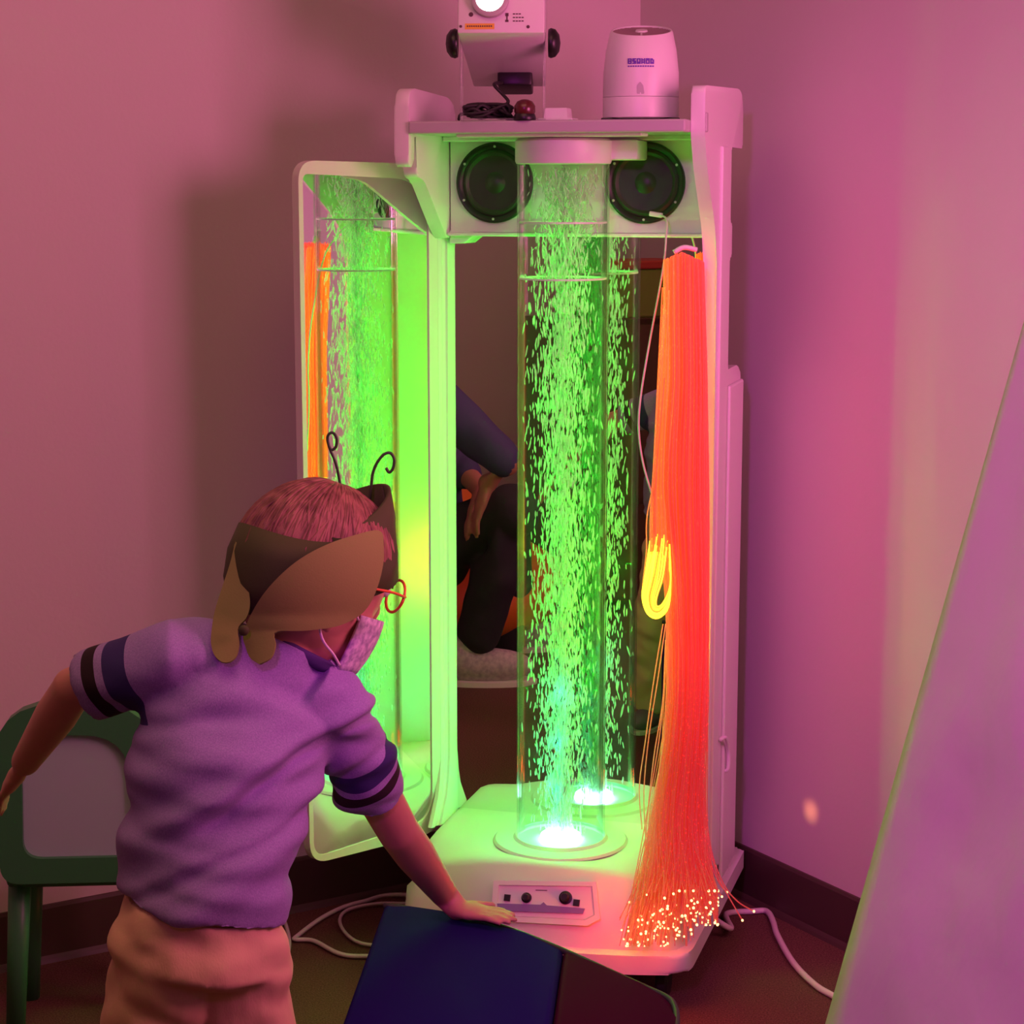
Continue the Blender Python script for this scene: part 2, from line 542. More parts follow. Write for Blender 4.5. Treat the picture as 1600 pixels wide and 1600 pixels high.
def rounded(pts, rad, k=6):
    """round the corners of a 2-D polygon; rad a number or one per corner"""
    n = len(pts)
    out = []
    for i in range(n):
        r = rad[i] if isinstance(rad, (list, tuple)) else rad
        p = V3((*pts[i], 0)); a = V3((*pts[i - 1], 0)); b = V3((*pts[(i + 1) % n], 0))
        if r <= 0:
            out.append((p.x, p.y)); continue
        da, db = (a - p), (b - p)
        ra = min(r, da.length * .49); rb = min(r, db.length * .49)
        s, e = p + da.normalized() * ra, p + db.normalized() * rb
        for j in range(k + 1):
            t = j / k
            q = s * (1 - t) ** 2 + p * 2 * t * (1 - t) + e * t * t
            out.append((q.x, q.y))
    return out

# ------------------------------------------------------------------ the room
CORNER = V3((.245, 3.890, 0))
E1 = V3((-.8572, -.5150, 0))     # along the left wall, away from the corner
E2 = V3((.5150, -.8572, 0))      # along the right wall
L1, L2, HC = 3.7, 5.0, 2.55

def room(s, t, z):
    return CORNER + E1 * s + E2 * t + V3((0, 0, z))

def slab(name, p, da, db, dn, m):
    bm = NB()
    add_prism(bm, [p, p + da, p + da + db, p + db], dn)
    return structure(obj(name, bm, m))

Z = V3((0, 0, 1))
slab('floor', room(-.1, -.1, 0), E1 * (L1 + .2), E2 * (L2 + .2), Z * -.1, M_CARPET)
slab('ceiling', room(-.1, -.1, HC), E1 * (L1 + .2), E2 * (L2 + .2), Z * .1, M_CEIL)
slab('wall_left', room(-.1, 0, 0), E1 * (L1 + .2), Z * HC, E2 * -.1, M_WALL)
slab('wall_right', room(0, 0, 0), E2 * (L2 + .1), Z * HC, E1 * -.1, M_WALL)
slab('wall_rear', room(L1, 0, 0), E2 * (L2 + .1), Z * HC, E1 * .1, M_WALL)
slab('wall_front', room(0, L2, 0), E1 * L1, Z * HC, E2 * .1, M_WALL)

def baseboard(name, p, along, length, out):
    bm = NB()
    pr = [(0, 0), (.014, 0), (.011, .006), (.0065, .012), (.005, .095), (.003, .101), (0, .102)]
    add_prism(bm, [p + out * a + Z * b for a, b in pr], along * length)
    return structure(obj(name, bm, M_BASEB))
baseboard('baseboard_left', room(0, 0, 0), E1, L1, E2)
baseboard('baseboard_right', room(0, 0, 0), E2, L2, E1)
baseboard('baseboard_rear', room(L1, 0, 0), E2, L2, -E1)
baseboard('baseboard_front', room(0, L2, 0), E1, L1, -E2)

# ------------------------------------------------------------------ the sensory cart
cart = thing('sensory_cart', 'tall white sensory cart with back mirror, side mirror wing, two black speakers and green glow', 'sensory cart', (TX, TY, 0), -YAW)
ZB = .222     # top of the base

# base shell: loft over a of profile (b,z)
def base_shell():
    bm = NB()
    N = 40
    cols = []
    HW = .243
    for i in range(N + 1):
        a = -HW + 2 * HW * i / N
        k = a / HW
        edge = max(0., (abs(k) - .88) / .12)
        drop = .05 * edge ** 2
        zt = ZB - .038 * k * k - drop          # arched front rim
        zc = ZB - drop
        bt = -.118 + .03 * k * k + .02 * edge ** 2
        bb = -.182 + .035 * k * k + .03 * edge ** 3
        prof = [(.34, .095), (.34, zc - .012), (.328, zc), (.12, zc), (-.01, zc), (-.06, (zc * .7 + zt * .3)), (bt + .012, zt + .002), (bt, zt), (bt - .010, zt - .008),
                (bt * .35 + bb * .65, .15), (bb + .004, .112), (bb, .095)]
        cols.append([bm.verts.new((a, b, z)) for b, z in prof])
    for A, B in zip(cols, cols[1:]):
        for j in range(len(A) - 1):
            bm.faces.new((A[j], B[j], B[j + 1], A[j + 1]))
        bm.faces.new((A[-1], B[-1], B[0], A[0]))
    bm.faces.new(cols[0]); bm.faces.new(cols[-1][::-1])
    return bm
obj('base', base_shell(), M_CREAM, cart, auto=50)

def plan_outline(hw, front, bow, back, r):
    pts = []
    for i in range(25):
        a = -hw + 2 * hw * i / 24
        pts.append((a, front + bow * (a / hw) ** 2))
    pts += [(hw, back), (-hw, back)]
    rr = [0.] * len(pts)
    rr[0] = rr[24] = r; rr[25] = rr[26] = .02
    # widen the corner arcs: drop neighbours close to the corners
    keep = [i for i in range(len(pts)) if i in (0, 24, 25, 26) or 3 <= i <= 21]
    return rounded([pts[i] for i in keep], [rr[i] for i in keep], 8)
bm = NB()
add_prism(bm, [V3((a, b, .072)) for a, b in plan_outline(.256, -.205, .04, .385, .045)], (0, 0, .032), .007, 3)
obj('base_tray', bm, M_WHITE, cart, auto=50)
for a, b in ((-.20, -.10), (.20, -.10), (-.20, .32), (.20, .32)):
    bm = NB()
    add_box(bm, (a - .012, b - .016, .045), (a + .012, b + .016, .0725), .003)
    c = obj('caster', bm, M_BLACK, cart)
    bm = NB()
    add_lathe(bm, [(.0, -.010), (.022, -.010), (.026, -.006), (.026, .006), (.022, .010), (0, .010)], (a, b + .01, .026), 24, (1, 0, 0))
    obj('wheel', bm, M_RUBBER, c, auto=40)

# control panel on the front of the base: local frame on the sloping face
def front_pt(px, py, off=0.):
    """where a pixel ray meets the sloping front face plane (b from -.125 @ z .2 to -.178 @ z .11)"""
    p1 = V3((0, -.128, .2)); nn = V3((0, -.09, .05)).normalized()
    o = L(CO); d0 = ray(px, py); d = V3((d0.dot(U), d0.dot(VB), d0.z))
    t = (p1 + nn * off - o).dot(nn) / d.dot(nn)
    return o + d * t
FN = V3((0, -.09, .05)).normalized()
bm = NB()
pan = [front_pt(x, y, .004) for x, y in ((780, 1383), (926, 1385), (930, 1430), (915, 1438), (790, 1432), (777, 1422))]
add_prism(bm, pan, FN * .004, .0015, 2)
cpan = obj('control_panel', bm, M_WHITE, cart)
bm = NB()
o2 = [front_pt(x, y, .008) for x, y in ((772, 1376), (932, 1378), (938, 1436), (918, 1447), (785, 1440), (768, 1428))]
i2 = [front_pt(x, y, .008) for x, y in ((780, 1383), (926, 1385), (930, 1430), (915, 1438), (790, 1432), (777, 1422))]
for k in range(6):
    k2 = (k + 1) % 6
    add_prism(bm, [o2[k], o2[k2], i2[k2], i2[k]], FN * .003)
obj('panel_rim', bm, M_WHITE, cpan)
bm = NB()
add_prism(bm, [front_pt(x, y, .0085) for x, y in ((777, 1412), (845, 1414), (850, 1410), (855, 1415), (914, 1420), (911, 1428), (800, 1424), (782, 1421))], FN * .003)
obj('indicator_bar', bm, M_BARS, cpan, label='lilac indicator bar')
for (x, y, w, kind) in ((793, 1403, 5, 's'), (823, 1403, 7, 'r'), (884, 1403, 9, 'r'), (901, 1411, 5, 's')):
    bm = NB()
    c = front_pt(x, y, .0082); r = w / 950.
    if kind == 'r':
        add_lathe(bm, [(r * 1.15, 0), (r * 1.15, .003), (r * .8, .004), (r * .7, .011), (r * .55, .013), (0, .013)], c, 20, FN)
        obj('knob', bm, M_BLACK, cpan, auto=40)
    else:
        up = FN.cross(V3((1, 0, 0))).normalized()
        q = [c + V3((1, 0, 0)) * sx * r + up * sy * r for sx, sy in ((-1, -1), (1, -1), (1, 1), (-1, 1))]
        add_prism(bm, q, FN * .004, .001)
        obj('button', bm, M_BLACK, cpan)
bm = NB()
for x, y, w in ((846, 1391, 9),):
    add_prism(bm, [front_pt(x - w, y - .7, .0082), front_pt(x + w, y - .2, .0082), front_pt(x + w, y + .9, .0082), front_pt(x - w, y + .5, .0082)], FN * .0006)
obj('panel_print', bm, M_INK, cpan)

# back panel and mirror
bm = NB()
add_box(bm, (-.243, .125, ZB - .03), (.243, .150, 1.41), .004)
obj('back_panel', bm, M_WHITE, cart)
bm = NB()
add_box(bm, (-.222, MIRB, ZB), (.222, .1255, 1.242))
obj('back_mirror', bm, M_MIRROR, cart, label='tall back mirror')

# left stile, ridged, with flared foot
def stile(s):
    bm = NB()
    prof = [(.124, -.249), (.086, -.249), (.080, -.246), (.080, -.240), (.086, -.236), (.094, -.237), (.098, -.233), (.098, -.229), (.110, -.226), (.124, -.2215)]
    rings = []
    for z, fl in ((ZB - .01, .055), (ZB + .015, .034), (ZB + .035, .018), (ZB + .06, .008), (ZB + .10, .0), (1.245, 0)):
        rings.append([bm.verts.new((s * (-a) if s > 0 else a, b - fl * (1 if b < .12 else 0), z)) for b, a in prof])
    for A, B in zip(rings, rings[1:]):
        for k in range(len(A)):
            k2 = (k + 1) % len(A)
            bm.faces.new((A[k], A[k2], B[k2], B[k]))
    bm.faces.new(rings[0]); bm.faces.new(rings[-1])
    return bm
obj('stile', stile(-1), M_WHITE, cart, auto=30)

# side panel on the right: outline in (b, z)
def ona(px, py, a):
    o = L(CO); d0 = ray(px, py); d = V3((d0.dot(U), d0.dot(VB), d0.z))
    t = (a - o.x) / d.x
    p = o + d * t
    return (p.y, p.z)
AR = .246
pts = [(.040, ZB - .03), (.040, .70), (.040, 1.20), (.015, 1.26), (-.06, 1.35), (-.085, 1.40), (-.085, 1.474), (.235, 1.483), (.268, 1.465), (.268, 1.385), (.160, 1.385), (.160, 1.262), (.178, 1.260), (.178, 1.205), (.160, 1.203),
       (.160, 1.017), (.275, 1.017), (.300, .985), (.300, .12), (.285, ZB - .125)]
rd = [0, 0, 0, .02, .02, .01, .012, .03, .02, .006, .004, .004, .004, .004, .004, .004, .03, .03, .02, 0]
bm = NB()
add_prism(bm, [V3((AR, b, z)) for b, z in rounded(pts, rd, 4)], (-.022, 0, 0), .003, 2)
rs = obj('side_panel', bm, M_WHITE, cart, auto=40)
bm = NB()   # pilaster strip on the outside of the panel
add_box(bm, (AR - .001, .055, .11), (AR + .005, .10, 1.385), .002)
add_box(bm, (AR - .001, .155, .12), (AR + .006, .290, .99), .004)
obj('panel_rib', bm, M_WHITE, rs)
bm = NB()
b0, z0 = ona(1129, 1152, AR + .006); b1, z1 = ona(1133, 1200, AR + .006)
add_tube(bm, catmull([V3((AR + .004, b0 - .02, z0)), V3((AR + .011, b0, z0)), V3((AR + .011, b1, (z0 + z1) / 2)), V3((AR + .011, b1, z1)), V3((AR + .004, b1, z1 - .006))], 4), .0035, 8)
obj('latch', bm, M_WHITE, rs, smooth=True)
bm = NB()
bb_, zz_ = ona(1103, 190, AR)
add_box(bm, (AR - .001, bb_ - .006, zz_ - .016), (AR + .003, bb_ + .006, zz_ + .014), .002)
obj('hook_slot', bm, M_GREYP, rs)
# left cheek under and above the shelf
AL = -.222
pts = [(.124, 1.235), (.124, 1.452), (.09, 1.468), (-.118, 1.476), (-.122, 1.352), (-.095, 1.352), (-.095, 1.402), (-.082, 1.402), (-.082, 1.336), (-.045, 1.332), (.03, 1.27), (.075, 1.235)]
rd = [0, .01, .02, .03, .018, .012, 0, .0, .015, .02, .03, 0]
bm = NB()
add_prism(bm, [V3((AL, b, z)) for b, z in rounded(pts, rd, 5)], (-.024, 0, 0), .003, 2)
obj('cheek_panel', bm, M_WHITE, cart, auto=40)
bm = NB()
add_prism(bm, [V3((-.222, .088, z)) for z in (1.225, 1.248)] + [V3((-.180, .088, z)) for z in (1.248, 1.238)] + [V3((-.195, .088, 1.226))], (0, .036, 0), .002)
obj('corner_bracket', bm, M_WHITE, cart)
# top shelf
bm = NB()
add_box(bm, (-.2215, -.125, 1.403), (.2235, .262, 1.4225), .003)
obj('top_shelf', bm, M_GREYP, cart)
bm = NB()
add_box(bm, (-.2215, .05, 1.395), (.2235, .20, 1.4035), .002)
add_box(bm, (-.15, -.10, 1.398), (.15, -.05, 1.4035), .002)
obj('shelf_rail', bm, M_WHITE, cart)

# speaker panel with two round speakers
SPZ = 1.327
bm = NB()
add_box(bm, (-.2205, .088, 1.2445), (.2225, .126, 1.404), .002)
obj('speaker_panel', bm, M_WHITE, cart)
bm = NB()
add_box(bm, (-.2205, .070, 1.2385), (.2225, .1195, 1.2445), .002)
obj('panel_ledge', bm, M_WHITE, cart)
for a in (-.141, .117):
    bm = NB()
    add_lathe(bm, [(.056, 0), (.0665, 0), (.0665, .006), (.063, .0085), (.057, .0065), (.054, .002)], (a, .088, SPZ), 48, (0, -1, 0), cap=False)
    s = obj('speaker', bm, M_BLACK, cart, auto=40)
    bm = NB()
    add_lathe(bm, [(.056, .0035), (.050, .0065), (.045, .003), (.018, -.012 + .014), (.015, .004), (.010, .0075), (0, .0085)], (a, .088, SPZ), 40, (0, -1, 0), cap=False)
    obj('cone', bm, M_CONE, s, auto=30)
    for k in range(6):
        t = 2 * pi * k / 6 + .5
        bm = NB()
        add_lathe(bm, [(.0022, .0), (.0022, .002), (.0008, .0028), (0, .0028)], (a + .060 * cos(t), .0815, SPZ + .060 * sin(t)), 10, (0, -1, 0))
        obj('screw', bm, M_GREYP, s)

# the left mirror wing
WH = V3((-.241, .087, 0))
wdeg = radians(226)
wd = V3((cos(wdeg), sin(wdeg), 0))
WD = V3((wd.dot(U), wd.dot(VB), 0))          # in cart coordinates
WN = V3((-WD.y, WD.x, 0))                    # towards the tube / viewer
if WN.dot(V3((0.4, -1, 0))) < 0:
    WN = -WN
WL = .310
wout = rounded([(.0, .188), (.0, 1.358), (WL, 1.362), (WL, .203)], [.06, .085, .035, .04], 8)
win = rounded([(.026, .215), (.026, 1.332), (WL - .010, 1.341), (WL - .010, .212)], [.05, .075, .012, .03], 8)
wing_pt = lambda s, z, off=0.: WH + WD * s + WN * off + V3((0, 0, z))
bm = NB()
add_prism(bm, [wing_pt(s, z, -.012) for s, z in wout], WN * .010)
wing = obj('mirror_wing', bm, M_CREAM, cart, auto=40, label='open side wing with tall rounded mirror')
bm = NB()
n = len(wout)
A = [bm.verts.new(wing_pt(*p, -.002)) for p in wout]; B = [bm.verts.new(wing_pt(*p, -.002)) for p in win]
A2 = [bm.verts.new(wing_pt(*p, .004)) for p in wout]; B2 = [bm.verts.new(wing_pt(*p, .003)) for p in win]
for k in range(n):
    k2 = (k + 1) % n
    bm.faces.new((A2[k], A2[k2], B2[k2], B2[k])); bm.faces.new((A[k], A[k2], B[k2], B[k]))
    bm.faces.new((A[k], A[k2], A2[k2], A2[k])); bm.faces.new((B[k], B[k2], B2[k2], B2[k]))
obj('wing_frame', bm, M_CREAM, wing, auto=40)
bm = NB()
add_prism(bm, [wing_pt(*p, -.0019) for p in win], WN * .0025)
obj('wing_mirror', bm, M_MIRROR, wing)
for z in (.45, 1.10):
    bm = NB()
    add_lathe(bm, [(.005, -.03), (.005, .03)], V3((-.2465, .083, z)), 12)
    obj('hinge', bm, M_GREYP, wing, auto=40)

# ------------------------------------------------------------------ the bubble tube
tube = thing('bubble_tube', 'clear bubble tube with white cap glowing green on the cart base', 'bubble tube', W(0, 0, ZB), -YAW)
ZT = 1.397 - ZB
R = .075
bm = NB()
add_lathe(bm, [(R, .004), (R, ZT - .04)], (0, 0, 0), 64, cap=False)
add_lathe(bm, [(R - .0035, .004), (R - .0035, ZT - .04)], (0, 0, 0), 64, cap=False)
obj('tube_wall', bm, M_ACRYLIC, tube, smooth=True)
bm = NB()
add_lathe(bm, [(0, ZT), (R - .002, ZT), (R + .003, ZT - .004), (R + .003, ZT - .036), (R + .001, ZT - .040), (R - .006, ZT - .040), (0, ZT - .038)], (0, 0, 0), 64, cap=False)
add_box(bm, (R * .3, .01, ZT - .034), (R + .045, .086, ZT - .002), .004)
obj('cap', bm, M_WHITE, tube, auto=40)
bm = NB()
add_lathe(bm, [(R + .040, .0), (R + .036, .004), (R + .006, .005), (R + .002, .010), (R - .0, .010), (R, .0)], (0, 0, 0), 64, cap=False)
obj('collar', bm, M_CREAM, tube, auto=40)
for z in (1.172 - ZB, 1.262 - ZB):
    bm = NB()
    add_lathe(bm, [(R - .004, 0), (R - .004, .003), (R - .014, .003), (R - .014, 0), (R - .004, 0)], (0, 0, z), 48, cap=False)
    obj('baffle_ring', bm, M_PALEF, tube, smooth=False)
bm = NB()
add_lathe(bm, [(0, .012), (.030, .012), (.034, .009), (.036, .001)], (0, 0, 0), 32, cap=False)
obj('led_puck', bm, M_LED, tube, auto=40, label='white-hot light puck')
# bubbles
ico = NB()
bmesh.ops.create_icosphere(ico, subdivisions=1, radius=1.0)
ico_v = [v.co.copy() for v in ico.verts]
ico_f = [[v.index for v in f.verts] for f in ico.faces]
ico.free()
rnd = random.Random(3)
verts, faces = [], []
def bubble(x, y, z, r, l, tx, ty):
    k = len(verts)
    ax = V3((tx, ty, 1)).normalized(); e1 = ax.orthogonal().normalized(); e2 = ax.cross(e1)
    c = V3((x, y, z))
    for q in ico_v:
        verts.append(c + e1 * (q.x * r) + e2 * (q.y * r) + ax * (q.z * l))
    for f in ico_f:
        faces.append([k + i for i in f])
nb = 0
while nb < 6500:
    z = .02 + rnd.random() * (ZT - .07)
    f = z / ZT
    core = rnd.random() < .86
    spread = .012 + .021 * min(1, f * 3)
    if core:
        rr = abs(rnd.gauss(0, spread))
    else:
        rr = .068 * sqrt(rnd.random())
    if rr > .058 and rnd.random() < .6 or rr > .067:
        continue
    t = rnd.random() * 2 * pi
    r = rnd.uniform(.0008, .0017) * (1.3 if rnd.random() < .15 else 1)
    sw = .12 + .25 * (f > .85)
    bubble(rr * cos(t), rr * sin(t), z, r, r * rnd.uniform(3.5, 7.5), rnd.gauss(0, sw), rnd.gauss(0, sw))
    nb += 1
for i in range(260):
    t = rnd.random() * 2 * pi
    z = .014 + .085 * rnd.random() ** 1.6
    rr = .026 * (1 - z / .13) * sqrt(rnd.random())
    bubble(rr * cos(t), rr * sin(t), z, rnd.uniform(.001, .002), rnd.uniform(.003, .007), rnd.gauss(0, .08), rnd.gauss(0, .08))
me = bpy.data.meshes.new('bubbles')
me.from_pydata(verts, [], faces)
ob = link_mesh('bubbles', me, M_BUBBLE, tube)
ob['kind'] = 'stuff'

# ------------------------------------------------------------------ fibre-optic spray
fib = thing('fibre_optic_spray', 'glowing orange-red fibre-optic strands hanging down the right side of the cart', 'fibre optic light', W(.19, -.05, ZB))
fo = V3(fib.location)
rf = random.Random(11)
def Lw(p):
    return V3(p) - fo
def fibre_path(px_list, b0):
    """px_list: [(px, py, b)] -> world points on planes b = const of the cart"""
    out = []
    for px, py, b in px_list:
        o = L(CO); d0 = ray(px, py); d = V3((d0.dot(U), d0.dot(VB), d0.z))
        t = (b - o.y) / d.y
        p = o + d * t
        out.append(W(p.x, p.y, p.z))
    return out
def strand(bm, path, r, mi, tip=True, n=4, k=4):
    P = [Lw(p) for p in catmull(path, k)]
    add_tube(bm, P, r, n, True, mi)
    if tip:
        add_ball(bm, P[-1], rf.uniform(.0014, .0024), seg=6, rings=4, mat_index=4)
FM = [M_FRED, M_FORA, M_FAMB, M_FYEL, M_FTIP]
bm = NB()
for i in range(430):
    s = rf.random(); q = rf.random()
    b = -.055 + .05 * q
    x0 = 1037 + 63 * s; y0 = 393 + 14 * abs(s - .45) * 2 + rf.uniform(0, 5)
    x1 = 1036 + 68 * s + rf.uniform(-2, 2)
    x2 = 1024 + 82 * s + rf.uniform(-2, 2)
    x3 = 1040 + 66 * s + rf.uniform(-2, 2)
    x4 = 1040 + 64 * s + rf.uniform(-4, 4)
    x5 = 1018 + 82 * s + rf.uniform(-8, 8)
    # tip on the base, fanned out
    tx = 985 + 140 * s + rf.gauss(0, 18); ty = 1466 - 52 * (tx - 975) / 150 + rf.gauss(0, 21)
    tx = min(max(tx, 968), 1122); ty = min(max(ty, 1392), 1478)
    if tx > 1085: ty = min(ty, 1445)
    up = rf.uniform(.15, .5)
    path = fibre_path([(x0, y0, b), (x0 + (x1 - x0) * .5, 500, b - .005), (x1, 600, b - .01), (x2, 760, b - .012), (x3, 940, b - .012), (x4, 1110, b - .02), (x5, 1270, b - .03), (x5 * (1 - up) + tx * up, 1345 + rf.uniform(-8, 12), b - .06)], 0)
    # end: on the sloping front / tray, at real height
    zt = .118 + .10 * max(0, (1470 - ty) / 90.)
    zt = min(zt, ZB + .012) + rf.uniform(0, .03)
    path.append(atz(tx, ty, zt))
    w = s + rf.gauss(0, .18)
    mi = 2 if w < .12 else (1 if w < .42 else 0)  # left strands glow more amber: the tube's green light put into their colour
    strand(bm, path, rf.uniform(.0006, .0010), mi, rf.random() < .33)
o = obj('strands', bm, FM, fib, smooth=True)
o['kind'] = 'stuff'
# bright looped bunch to the left
bm = NB()
for i in range(60):
    s = rf.random(); b = -.065 + .02 * rf.random()
    e = rf.uniform(-1, 1)
    top = fibre_path([(1034 + 12 * s, 440 + 160 * rf.random(), b), (1019 + 18 * s, 740, b), (1014 + 26 * s, 800, b - .002), (1013 + 30 * s, 862, b - .004)], 0)
    strand(bm, top, .0011, 2 if s > .4 else 1, False)
    path = fibre_path([(1013 + 30 * s, 858 + 34 * (rf.random() - .7), b - .004), (1005 + 32 * s, 900, b - .008), (1001 + 26 * s, 932, b - .01), (1010 + 16 * s, 960 - 14 * s, b - .012), (1028 + 6 * s, 968 - 24 * s, b - .012), (1044 + e, 950 - 24 * s, b - .008), (1048, 905, b - .004), (1046, 850 + 40 * rf.random(), b)], 0)
    strand(bm, path, .0012, 3 if rf.random() < .75 else 2, False)
o = obj('looped_strands', bm, FM, fib, smooth=True, label='bright yellow looped bunch of strands')
o['kind'] = 'stuff'
stray = [
    [(1098, 1240, -.06), (1106, 1310, -.08), (1120, 1365, -.11), (1138, 1400, -.13), (1160, 1438, -.15)],
    [(1100, 1250, -.06), (1112, 1330, -.08), (1130, 1380, -.11), (1152, 1408, -.13), (1178, 1424, -.15)],
    [(1096, 1260, -.07), (1106, 1330, -.09), (1122, 1376, -.11), (1136, 1394, -.12)],
    [(1092, 1260, -.07), (1100, 1330, -.09), (1112, 1376, -.11), (1128, 1401, -.13)],
    [(1036, 975, -.07), (1022, 1060, -.075), (1008, 1160, -.08), (999, 1230, -.09), (1003, 1296, -.10)],
    [(1040, 975, -.07), (1028, 1060, -.075), (1014, 1150, -.08), (1006, 1240, -.09), (1010, 1330, -.10)],
    [(1042, 970, -.065), (1036, 1090, -.07), (1022, 1180, -.08), (1012, 1270, -.09), (1006, 1345, -.10)],
    [(1036, 700, -.06), (1012, 800, -.065), (1010, 860, -.065), (1004, 915, -.07)],
    [(1040, 1000, -.06), (1034, 1120, -.07), (1018, 1230, -.09), (1000, 1330, -.11), (984, 1410, -.15)],
]
for i, pth in enumerate(stray):
    bm = NB()
    strand(bm, fibre_path(pth, 0), .0011, 0 if i < 4 else 2, i < 4 or i == 8, 6, 6)
    obj('stray_strand', bm, FM, fib, smooth=True)
bm = NB()
hk = [W(.224, -.02, 1.222), W(.205, -.03, 1.226), W(.190, -.035, 1.218)]
add_tube(bm, [Lw(p) for p in catmull(hk, 4)], .004, 8)
obj('hanger', bm, M_WHITE, fib, smooth=True)

# thin cord from the right speaker
bm = NB()
pth = [W(*L(p)) for p in fibre_path([(1030, 336, .070), (1041, 342, .05), (1041, 365, .02), (1036, 420, -.02), (1014, 540, -.05), (1001, 620, -.06), (998, 670, -.06), (1004, 720, -.06), (1018, 770, -.06), (1030, 800, -.055)], 0)]
add_tube(bm, catmull(pth, 6), .0016, 8)
cd = thing('thin_cable', 'thin pale cord hanging from a white plug under the right speaker', 'cord', pth[0])
o = obj('cord', bm, M_CORD, None, smooth=True); o.location = -V3(cd.location); o.parent = cd
bm = NB()
pq = fibre_path([(1024, 335, .070), ], 0)[0]
add_box(bm, (-.010, -.004, -.004), (.012, .004, .004), .0015, M=Matrix.Translation(pq) @ Matrix.Rotation(-YAW, 4, 'Z') @ Matrix.Rotation(.15, 4, 'Y'))
o = obj('plug', bm, M_WHITE, None); o.location = -V3(cd.location); o.parent = cd

# ------------------------------------------------------------------ things on the top shelf
ZS = 1.4225
# aroma diffuser
dc = W(.118, 0.0, ZS)
dc = atz(1001, 186, ZS + .0) if False else dc
px_ = 1001
tY = 3.22
dc = V3((at(px_, 180, tY).x, tY, ZS))
dif = thing('aroma_diffuser', 'white rounded aroma diffuser with violet print on the right of the top shelf', 'diffuser', dc, radians(-4))
def tilt_top(bm, zlo, zhi, r, k):
    for v in bm.verts:
        if v.co.z > zlo:
            t = (v.co.z - zlo) / (zhi - zlo)
            v.co.z += t * k * (v.co.y / r)
hD = .142
bm = NB()
add_lathe(bm, [(.0, .004), (.050, .004), (.0605, .006), (.0605, .036), (.060, .0375)], n=48)
obj('base', bm, M_WHITE, dif, auto=40)
bm = NB()
add_lathe(bm, [(.0, .038), (.0602, .038), (.0605, .040), (.0598, .075), (.056, .110), (.0500, hD - .004), (.0480, hD), (.046, hD), (.0455, hD - .004), (0, hD - .004)], n=56, cap=False)
tilt_top(bm, .09, hD, .05, .012)
shell = obj('shell', bm, M_WHITE, dif, auto=40)
bm = NB()
for k in range(15):
    y = -.042 + .006 * k
    hw = sqrt(max(.0454 ** 2 - y * y, 1e-6))
    add_box(bm, (-hw, y - .0018, hD - .0045), (hw, y + .0018, hD - .0018))
tilt_top(bm, .09, hD, .05, .012)
obj('grille', bm, mat('grille_brown', (.33, .21, .20), .5, bump=(200, .05, .001, (1, 1, 1))), dif)
bm = NB()
add_lathe(bm, [(.0, .003), (.009, .003), (.010, 0)], (0, 0, hD - .002), 20, cap=False)
add_box(bm, (-.0015, -.046, hD - .0035), (.0015, -.008, hD - .0012))
tilt_top(bm, .09, hD, .05, .012)
obj('button', bm, M_WHITE, dif, auto=40)
# lettering: worn violet print, two lines of small blocks
def on_shell(x, z, off=.0006):
    r = .0598 if z < .075 else .0598 + (.056 - .0598) * (z - .075) / .035
    r += off
    return V3((x, -sqrt(r * r - x * x), z))
bm = NB()
gl = [["111", "101", "111", "101", "111"], ["111", "110", "111", "011", "111"], ["111", "101", "101", "111", "111"], ["101", "111", "101", "111", "101"], ["111", "111", "101", "101", "111"], ["110", "111", "101", "111", "111"]]
xx = -.0205
for g_ in gl:
    for r_, row in enumerate(g_):
        for c_, b_ in enumerate(row):
            if b_ == '1':
                x = xx + c_ * .0020; z = .0955 - r_ * .0017
                q = [on_shell(x, z), on_shell(x + .0020, z), on_shell(x + .0020, z - .0017), on_shell(x, z - .0017)]
                bm.faces.new([bm.verts.new(p) for p in q])
    xx += .0070
for k in range(11):
    x = -.0205 + k * .0038
    q = [on_shell(x, .0845), on_shell(x + .0028, .0845), on_shell(x + .0028, .0825), on_shell(x, .0825)]
    bm.faces.new([bm.verts.new(p) for p in q])
obj('print', bm, M_VIOLET, shell, label='two lines of violet print')
bm = NB()
q = [on_shell(x, z, .0008) for x, z in rounded([(-.006, .041), (-.006, .054), (-.001, .060), (.004, .054), (.006, .041)], .002, 3)]
bm.faces.new([bm.verts.new(p) for p in q])
obj('tab', bm, M_GREYP, shell)
for a in (-.046, .046):
    bm = NB()
    add_box(bm, (a - .016, -.040, 0), (a + .016, .030, .0055), .002)
    obj('foot', bm, M_BLACK, dif)

# the projector on its bracket
pY = 3.16
pc = V3((at(786, 180, pY).x, pY, ZS))
proj = thing('effect_projector', 'white light projector with glowing round lens, tilted up on a clear bracket', 'projector', pc, radians(-3))
PT = Matrix.Translation((0, 0, .108)) @ Matrix.Rotation(radians(-13), 4, 'X')   # nose up
pivot = .118
bm = NB()
# body: front face y=-.07, back y=.16
fw, bw = .0665, .060
zt, zb = .135, -.0 - .0
def bodyv(x, y, z): return PT @ V3((x, y, z))
fz0, fz1 = .008, .158
bz0, bz1 = -.002, .135
vs = [bodyv(*p) for p in ((-fw, -.06, fz0), (fw, -.06, fz0), (fw, -.06, fz1), (-fw, -.06, fz1), (-bw, .20, bz0), (bw, .20, bz0), (bw, .20, bz1), (-bw, .20, bz1))]
vv = [bm.verts.new(p) for p in vs]
for f in ((0, 1, 2, 3), (5, 4, 7, 6), (4, 5, 1, 0), (3, 2, 6, 7), (4, 0, 3, 7), (1, 5, 6, 2)):
    bm.faces.new([vv[i] for i in f])
bmesh.ops.bevel(bm, geom=list(bm.edges), offset=.003, segments=2, affect='EDGES', profile=.5)
body = obj('housing', bm, M_WHITE, proj, auto=40)
PR = PT.to_3x3()
